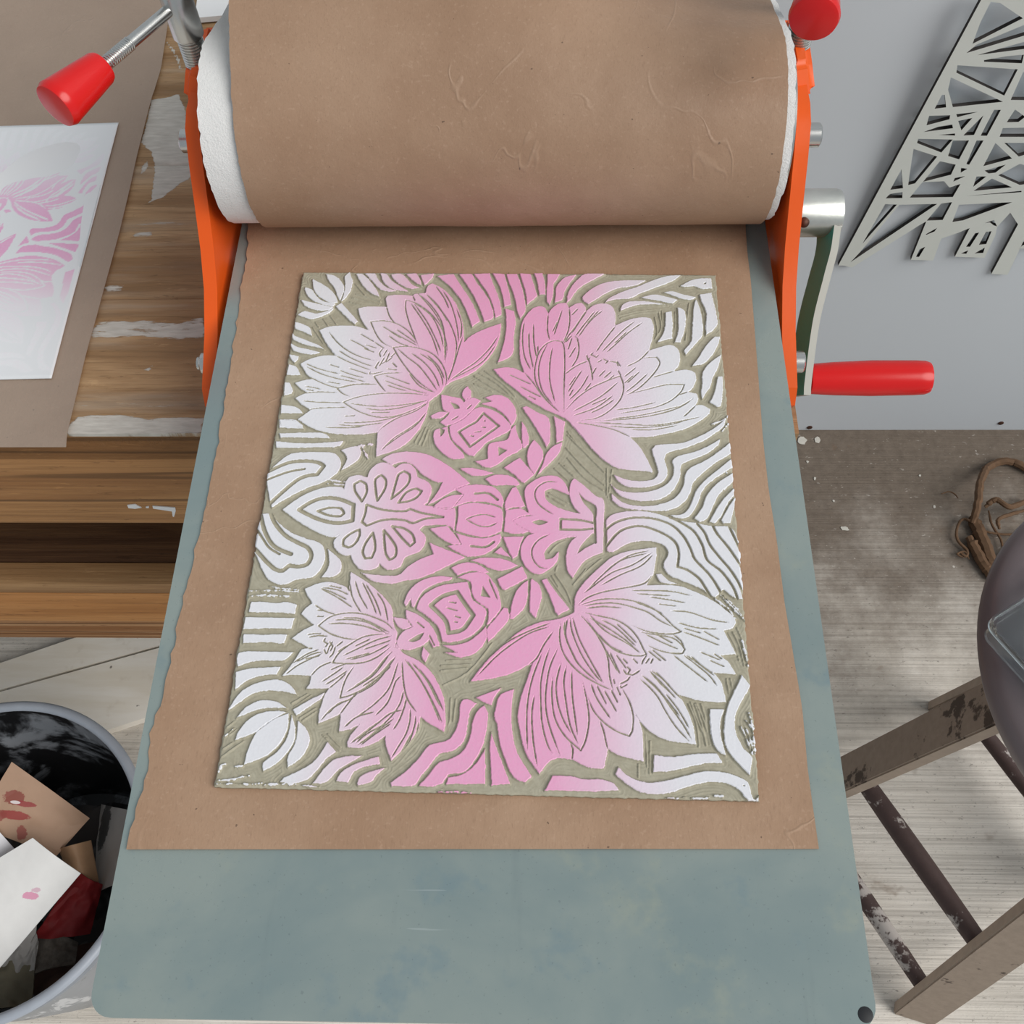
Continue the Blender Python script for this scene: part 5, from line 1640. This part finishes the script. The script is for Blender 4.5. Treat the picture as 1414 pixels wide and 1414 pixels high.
D = {'F2': [0.5584, 0.0677, -0.15],
 'bed_dot': [0.1943, 0.0071],
 'box': [[0.4101, 0.3249, 0.0], [0.0406, 0.0254, 0.0]],
 'bucket_c': [-0.6623, 0.2103],
 'bucket_r': 0.1978,
 'bucket_z': 0.17,
 'cam': [[0.999547, 0.016184, -0.025392], [-0.0018, 0.873885, 0.48613], [-0.030057, 0.485864, -0.873517]],
 'chips': [([0.5701, 0.8466], 0.008), ([0.5467, 1.0344], 0.007), ([0.5169, 1.0328], 0.01), ([0.5585, 0.9031], 0.0025), ([0.5307, 0.9505], 0.004), ([0.5219, 0.9865], 0.0028), ([0.7367, 0.8914], 0.003), ([0.7223, 0.9569], 0.0025)],
 'drips': [[[-0.3492, 0.432, 0.667], [-0.3414, 0.432, 0.6685], [-0.3375, 0.432, 0.6624], [-0.3443, 0.432, 0.6605], [-0.35, 0.432, 0.6616]],
           [[-0.3263, 0.432, 0.6655], [-0.3063, 0.432, 0.6625], [-0.3078, 0.432, 0.656], [-0.3129, 0.432, 0.6449], [-0.3138, 0.432, 0.6461], [-0.3114, 0.432, 0.6556], [-0.3183, 0.432, 0.6579], [-0.3273, 0.432, 0.6609]],
           [[-0.3331, 0.432, 0.664], [-0.3298, 0.432, 0.6648], [-0.3312, 0.432, 0.6617], [-0.3336, 0.432, 0.6621]]],
 'hub_screw': [0.2337, 0.5599, 0.8867],
 'kraft_left': [[-0.1985, 0.565], [-0.1931, 0.5378], [-0.1912, 0.5208], [-0.191, 0.4851], [-0.1888, 0.441], [-0.1882, 0.3963], [-0.1867, 0.3541], [-0.1867, 0.3143], [-0.1881, 0.2845], [-0.1894, 0.251], [-0.1906, 0.2263], [-0.1908, 0.2024],
                [-0.1911, 0.175], [-0.1934, 0.1573], [-0.1948, 0.1466], [-0.1929, 0.1276], [-0.1939, 0.1053], [-0.1955, 0.0826]],
 'kraft_right': [[0.186, 0.565], [0.1841, 0.5345], [0.1833, 0.5143], [0.1832, 0.4862], [0.1822, 0.4591], [0.18, 0.4015], [0.1781, 0.3539], [0.1777, 0.3093], [0.1788, 0.2725], [0.1789, 0.2329], [0.1803, 0.2001], [0.1816, 0.1647],
                 [0.1804, 0.1311], [0.1807, 0.1111], [0.1811, 0.0872]],
 'kraft_table': [[-0.3718, 1.045], [-0.3718, 1.0149], [-0.367, 0.9531], [-0.3609, 0.8776], [-0.3622, 0.8177], [-0.3611, 0.756], [-0.3589, 0.7025], [-0.3575, 0.6518], [-0.3575, 0.6036], [-0.3575, 0.5577], [-0.3578, 0.5102], [-0.3564, 0.465],
                 [-0.3554, 0.4291], [-0.3533, 0.4172]],
 'lat_holes': [[[0.0499, 0.448], [0.061, 0.4462], [0.0939, 0.4265], [0.0502, 0.3933], [0.0485, 0.4223]], [[0.0993, 0.418], [0.1177, 0.4265], [0.1254, 0.4088], [0.1052, 0.4037], [0.0478, 0.3807], [0.0553, 0.3921]],
               [[0.1281, 0.4025], [0.134, 0.3888], [0.0614, 0.3777]], [[0.0974, 0.3759], [0.1154, 0.3776], [0.118, 0.3656], [0.0729, 0.3682], [0.072, 0.3706]], [[0.0437, 0.3638], [0.1168, 0.357], [0.1163, 0.3184], [0.046, 0.3532]],
               [[0.042, 0.3464], [0.1184, 0.3091], [0.0602, 0.3016], [0.045, 0.3284]], [[0.1248, 0.3531], [0.1513, 0.3488], [0.1678, 0.3106], [0.1267, 0.3117]], [[0.0405, 0.3204], [0.0438, 0.3204], [0.0521, 0.3013], [0.0386, 0.2993]],
               [[0.0357, 0.2882], [0.0614, 0.2889], [0.0628, 0.2825], [0.0374, 0.2731]], [[0.0683, 0.2905], [0.0938, 0.2938], [0.0713, 0.2856]], [[0.0368, 0.2621], [0.0534, 0.2707], [0.0691, 0.2742], [0.0723, 0.268]],
               [[0.058, 0.2572], [0.0777, 0.2594], [0.0793, 0.256]], [[0.0747, 0.2797], [0.0906, 0.2843], [0.0841, 0.2644]], [[0.0896, 0.2559], [0.1028, 0.2884], [0.1029, 0.2566]],
               [[0.1125, 0.2967], [0.1209, 0.2966], [0.1197, 0.2551], [0.1117, 0.2552]], [[0.1382, 0.2968], [0.1554, 0.2852], [0.1504, 0.2771], [0.1359, 0.2768]], [[0.1349, 0.2675], [0.1862, 0.268], [0.1929, 0.2524], [0.1364, 0.2531]],
               [[0.0344, 0.251], [0.0787, 0.2493], [0.0717, 0.2275], [0.035, 0.244]], [[0.0793, 0.2477], [0.1, 0.2475], [0.099, 0.2153], [0.0825, 0.2214]], [[0.1095, 0.2474], [0.1184, 0.2473], [0.1155, 0.2059], [0.1114, 0.2069]],
               [[0.0339, 0.234], [0.0688, 0.2206], [0.0553, 0.1728], [0.0472, 0.1698], [0.038, 0.2129]], [[0.0751, 0.2125], [0.0978, 0.2061], [0.098, 0.1883], [0.0652, 0.1756]], [[0.1352, 0.243], [0.167, 0.2162], [0.1349, 0.2031]],
               [[0.1464, 0.2429], [0.1973, 0.2423], [0.2017, 0.232], [0.1744, 0.2194]], [[0.1068, 0.2003], [0.1156, 0.1987], [0.1095, 0.1916]], [[0.1397, 0.1951], [0.1633, 0.2056], [0.1554, 0.1913], [0.147, 0.1899]],
               [[0.1052, 0.1821], [0.1178, 0.1856], [0.1055, 0.1754]], [[0.0292, 0.1987], [0.0421, 0.1641], [0.0258, 0.1613]], [[0.1609, 0.1864], [0.1811, 0.2066], [0.218, 0.1942], [0.2265, 0.1746], [0.1967, 0.1685]],
               [[0.133, 0.1846], [0.1459, 0.1845], [0.1356, 0.1655]], [[0.155, 0.1807], [0.188, 0.1642], [0.139, 0.158]], [[0.1319, 0.1484], [0.2034, 0.1575], [0.2045, 0.155]],
               [[0.0645, 0.175], [0.0929, 0.1765], [0.1042, 0.1646], [0.1167, 0.1712], [0.1151, 0.1467], [0.0569, 0.1461]], [[0.0436, 0.1569], [0.047, 0.1454], [0.0243, 0.1451], [0.0277, 0.1533]],
               [[0.027, 0.1339], [0.0435, 0.1329], [0.0182, 0.0537]], [[0.047, 0.1324], [0.0984, 0.1337], [0.0116, 0.0126], [0.0198, 0.0353]], [[0.1037, 0.1344], [0.1177, 0.1369], [0.1169, 0.1018], [0.095, 0.1007]],
               [[0.1288, 0.1316], [0.2, 0.136], [0.1455, 0.1007], [0.1319, 0.0976]], [[0.1029, 0.0726], [0.1147, 0.0859], [0.1135, 0.0784], [0.1043, 0.0715]], [[0.1048, 0.0404], [0.1111, 0.0462], [0.1093, 0.0241], [0.1048, 0.0239]],
               [[0.1724, 0.0742], [0.1776, 0.0756], [0.1757, 0.0456], [0.1701, 0.0454]], [[0.1867, 0.0769], [0.1942, 0.0782], [0.1969, 0.0512], [0.187, 0.0496]], [[0.1679, 0.0311], [0.1761, 0.038], [0.176, 0.0304]],
               [[0.1876, 0.0309], [0.1978, 0.0437], [0.1999, 0.032]], [[0.178, 0.0947], [0.1887, 0.1011], [0.198, 0.0879], [0.1926, 0.0901], [0.1849, 0.0962]], [[0.2502, 0.0479], [0.2764, 0.0591], [0.2839, 0.0418], [0.2483, 0.0406]]],
 'lat_org': [0.4784, 1.0544, 0.2971],
 'lat_outer': [[-0.0045, 0.0054], [0.0039, 0.0054], [0.0172, 0.0007], [0.0881, 0.0917], [0.095, 0.0993], [0.0994, 0.0173], [0.1327, 0.0158], [0.1282, 0.0633], [0.1488, 0.0758], [0.1608, 0.0849], [0.1616, 0.0237], [0.206, 0.0212],
               [0.2029, 0.0697], [0.1984, 0.0873], [0.2055, 0.1155], [0.2258, 0.0918], [0.2301, -0.0156], [0.2551, -0.0177], [0.2461, 0.0763], [0.2455, 0.0957], [0.2834, 0.1034], [0.1261, 0.4547], [0.039, 0.456]],
 'lat_tilt': 0.045,
 'paint': [(1,
            [[-0.3631, 0.8336], [-0.3374, 0.8417], [-0.3259, 0.8179], [-0.3137, 0.7709], [-0.3031, 0.7259], [-0.3148, 0.7138], [-0.3276, 0.6978], [-0.3373, 0.6926], [-0.3455, 0.6842], [-0.3369, 0.6952], [-0.3391, 0.7154], [-0.3425, 0.743],
             [-0.3504, 0.7613], [-0.362, 0.7723], [-0.362, 0.8006]]),
           (0.62, [[-0.3563, 0.5494], [-0.3167, 0.5504], [-0.2839, 0.5486], [-0.2632, 0.5547], [-0.2572, 0.5287], [-0.2853, 0.5266], [-0.3056, 0.53], [-0.3308, 0.5308], [-0.3604, 0.5269], [-0.3611, 0.5381]]),
           (0.75, [[-0.3585, 0.4409], [-0.3521, 0.45], [-0.3146, 0.451], [-0.2933, 0.4469], [-0.2764, 0.4479], [-0.2458, 0.4478], [-0.2448, 0.4317], [-0.2732, 0.4302], [-0.3036, 0.4302], [-0.3271, 0.4292], [-0.3581, 0.4278]]),
           (0.9, [[-0.3559, 0.7431], [-0.3503, 0.7472], [-0.3487, 0.7347], [-0.3534, 0.7279]]), (0.7, [[-0.3484, 0.655], [-0.3266, 0.656], [-0.3271, 0.6484], [-0.3449, 0.6473]]), (0.9, [[-0.3069, 0.495], [-0.2989, 0.5018], [-0.3, 0.4956]]),
           (1, [[-0.3648, 0.9257], [-0.3555, 0.914], [-0.3459, 0.896], [-0.3412, 0.8815], [-0.3433, 0.8815], [-0.3494, 0.8976], [-0.3574, 0.9124], [-0.3654, 0.9241]]),
           (0.5, [[-0.3617, 0.5915], [-0.3394, 0.5914], [-0.3414, 0.5831], [-0.3594, 0.5808]])],
 'ply': [[[-0.9602, 0.5019], [-0.615, 0.612], [-0.5231, 0.6423], [-0.5291, 0.6799], [-0.7692, 0.6223], [-0.8827, 0.5771], [-0.9711, 0.5394]],
         [[-0.9579, 0.4976], [-0.6121, 0.6067], [-0.5216, 0.6361], [-0.5269, 0.517], [-0.6758, 0.4621], [-0.9225, 0.3763]]],
 'print_right': -0.3837,
 'print_rot': 0.0213,
 'print_y': 0.6357,
 'scraps': {'brown': [[-0.6632, 0.0821, -0.03], [-0.5871, 0.1358, -0.045], [-0.5651, 0.0874, 0.03], [-0.6175, 0.0509, 0.03]],
            'card': [[-0.6292, 0.2411, 0.125], [-0.5671, 0.202, 0.1], [-0.6582, 0.0672, 0.1], [-0.7551, 0.1578, 0.12]],
            'cloth': [[-0.6971, 0.0933, 0.05], [-0.6265, 0.0991, 0.045], [-0.617, 0.0464, 0.05], [-0.6771, 0.0383, 0.06]],
            'fill': [[-0.777, 0.325, -0.05], [-0.5476, 0.325, -0.05], [-0.5476, 0.0956, -0.05], [-0.777, 0.0956, -0.05]],
            'grey': [[-0.617, 0.3212, -0.03], [-0.5358, 0.2956, 0.04], [-0.5336, 0.1979, 0.05], [-0.5952, 0.1892, -0.02]],
            'kraft': [[-0.6877, 0.3428, 0.115], [-0.5991, 0.2862, 0.035], [-0.6272, 0.2324, 0.05], [-0.718, 0.259, 0.11]],
            'rag': [[-0.6366, 0.139, 0.04], [-0.5839, 0.1281, 0.025], [-0.5814, 0.0998, 0.025], [-0.6253, 0.0862, 0.045]],
            'red': [[-0.593, 0.213, 0.05], [-0.5639, 0.1989, 0.03], [-0.5714, 0.1378, 0.02], [-0.6369, 0.1295, 0.045]],
            'roll': [[-0.6298, 0.2428, 0.045], [-0.5906, 0.2568, 0.035], [-0.5715, 0.1976, 0.02], [-0.6092, 0.2049, 0.03]],
            'sheet': [[-0.7345, 0.3015, 0.13], [-0.6596, 0.2283, 0.095], [-0.6828, 0.1897, 0.09], [-0.7547, 0.2197, 0.12]],
            'tissue': [[-0.6306, 0.15, 0.06], [-0.6249, 0.1247, 0.05], [-0.6284, 0.049, 0.03], [-0.6885, 0.0798, 0.06]]},
 'stain_card': [(0.0076, -0.0689, 0.01, 0.0045, (0.75, 0.28, 0.45), 2.4), (0.0136, -0.0619, 0.006, 0.003, (0.7, 0.45, 0.55), 3)],
 'stain_grey': [(0.0236, -0.0374, 0.014, 0.035, (0.02, 0.02, 0.02), 3)],
 'stain_kraft': [(0.0086, -0.0443, 0.012, 0.01, (0.25, 0.05, 0.04), 2.2), (0.0113, -0.0666, 0.018, 0.006, (0.3, 0.025, 0.03), 2.0), (0.0213, -0.051, 0.012, 0.004, (0.3, 0.03, 0.04), 2.0),
                 (-0.006, -0.0687, 0.01, 0.008, (0.28, 0.06, 0.05), 2.5), (0.0225, -0.0874, 0.006, 0.01, (0.28, 0.06, 0.05), 2.8), (0.0106, -0.0503, 0.006, 0.0022, (0.8, 0.75, 0.75), 0.4)],
 'stool_c': [0.6254, 0.2905],
 'stool_r': 0.2084,
 'stool_z': 0.63,
 'twine': [(0.008, [[0.938, 0.9464, -0.14], [0.9095, 0.9695, -0.14], [0.8809, 0.9819, -0.14], [0.8456, 0.9695, -0.14], [0.8102, 0.9208, -0.11], [0.7914, 0.8706, -0.1], [0.7843, 0.8426, -0.12]]),
           (0.013, [[0.7966, 0.8682, -0.14], [0.8013, 0.8346, -0.14], [0.8065, 0.7988, -0.14], [0.8102, 0.7568, -0.14]]), (0.011, [[0.7816, 0.8245, -0.14], [0.7901, 0.7917, -0.14], [0.7993, 0.7637, -0.14], [0.811, 0.743, -0.14]]),
           (0.003, [[0.7915, 0.8481, -0.13], [0.7786, 0.8608, -0.14], [0.7654, 0.8447, -0.14], [0.7606, 0.8201, -0.14], [0.7728, 0.7987, -0.14], [0.7693, 0.7874, -0.14], [0.7594, 0.7944, -0.14]]),
           (0.002, [[0.7638, 0.7846, -0.14], [0.7551, 0.7916, -0.14], [0.7685, 0.7959, -0.14], [0.7732, 0.7818, -0.14]]), (0.0025, [[0.8002, 0.8419, -0.14], [0.8237, 0.8332, -0.14], [0.8545, 0.8304, -0.14], [0.8869, 0.8348, -0.14]]),
           (0.0025, [[0.7867, 0.8059, -0.14], [0.8017, 0.7875, -0.14], [0.818, 0.7763, -0.14], [0.8354, 0.7708, -0.14]]), (0.0015, [[0.7501, 0.9128, -0.14], [0.7639, 0.9173, -0.14], [0.7734, 0.9128, -0.14], [0.7781, 0.9038, -0.14]]),
           (0.0025, [[0.8268, 0.8786, -0.14], [0.827, 0.8492, -0.14], [0.836, 0.8203, -0.14], [0.8337, 0.7919, -0.14]]), (0.004, [[0.8281, 0.8312, -0.12], [0.8243, 0.843, -0.11], [0.8462, 0.8572, -0.12], [0.8892, 0.8787, -0.14]]),
           (0.009, [[0.8116, 0.7637, -0.14], [0.8307, 0.7778, -0.14], [0.8539, 0.799, -0.14], [0.89, 0.8205, -0.14]]), (0.006, [[0.817, 0.8803, -0.13], [0.8342, 0.8894, -0.12], [0.8563, 0.8748, -0.12], [0.9018, 0.901, -0.14]])],
 'wall_screws': [[0.5328, 1.0578, -0.1412], [0.8816, 1.0578, -0.1272]],
 'wall_y': 1.0578,
 'white_board': [[-0.3362, 0.9501, 0.788], [-0.3035, 0.9543, 0.788], [-0.3074, 1.0652, 0.788], [-0.3459, 1.0661, 0.788]]}

setting(); bench(); build_block(); papers(); build_print(); press()
roll('felt_blanket', 0.0650, -0.1950, 0.1950, M['felt'], 'thick white felt blanket wrapped over the press roller', 'blanket', 0.006, 41, 0, 0.0005, 0.0006, (-0.072, 0.0))
roll('kraft_paper', 0.0682, -0.1715, 0.1890, M['kraft'], 'brown kraft sheet draped over the felt on the press roller', 'paper', 0.0005, 51, 1, 0.0007, 0.00035, (-0.072, 0.001))
lattice(); stool(); clear_box(); twine(); boards(); chips(); bucket(); rubbish(); camera(); light()
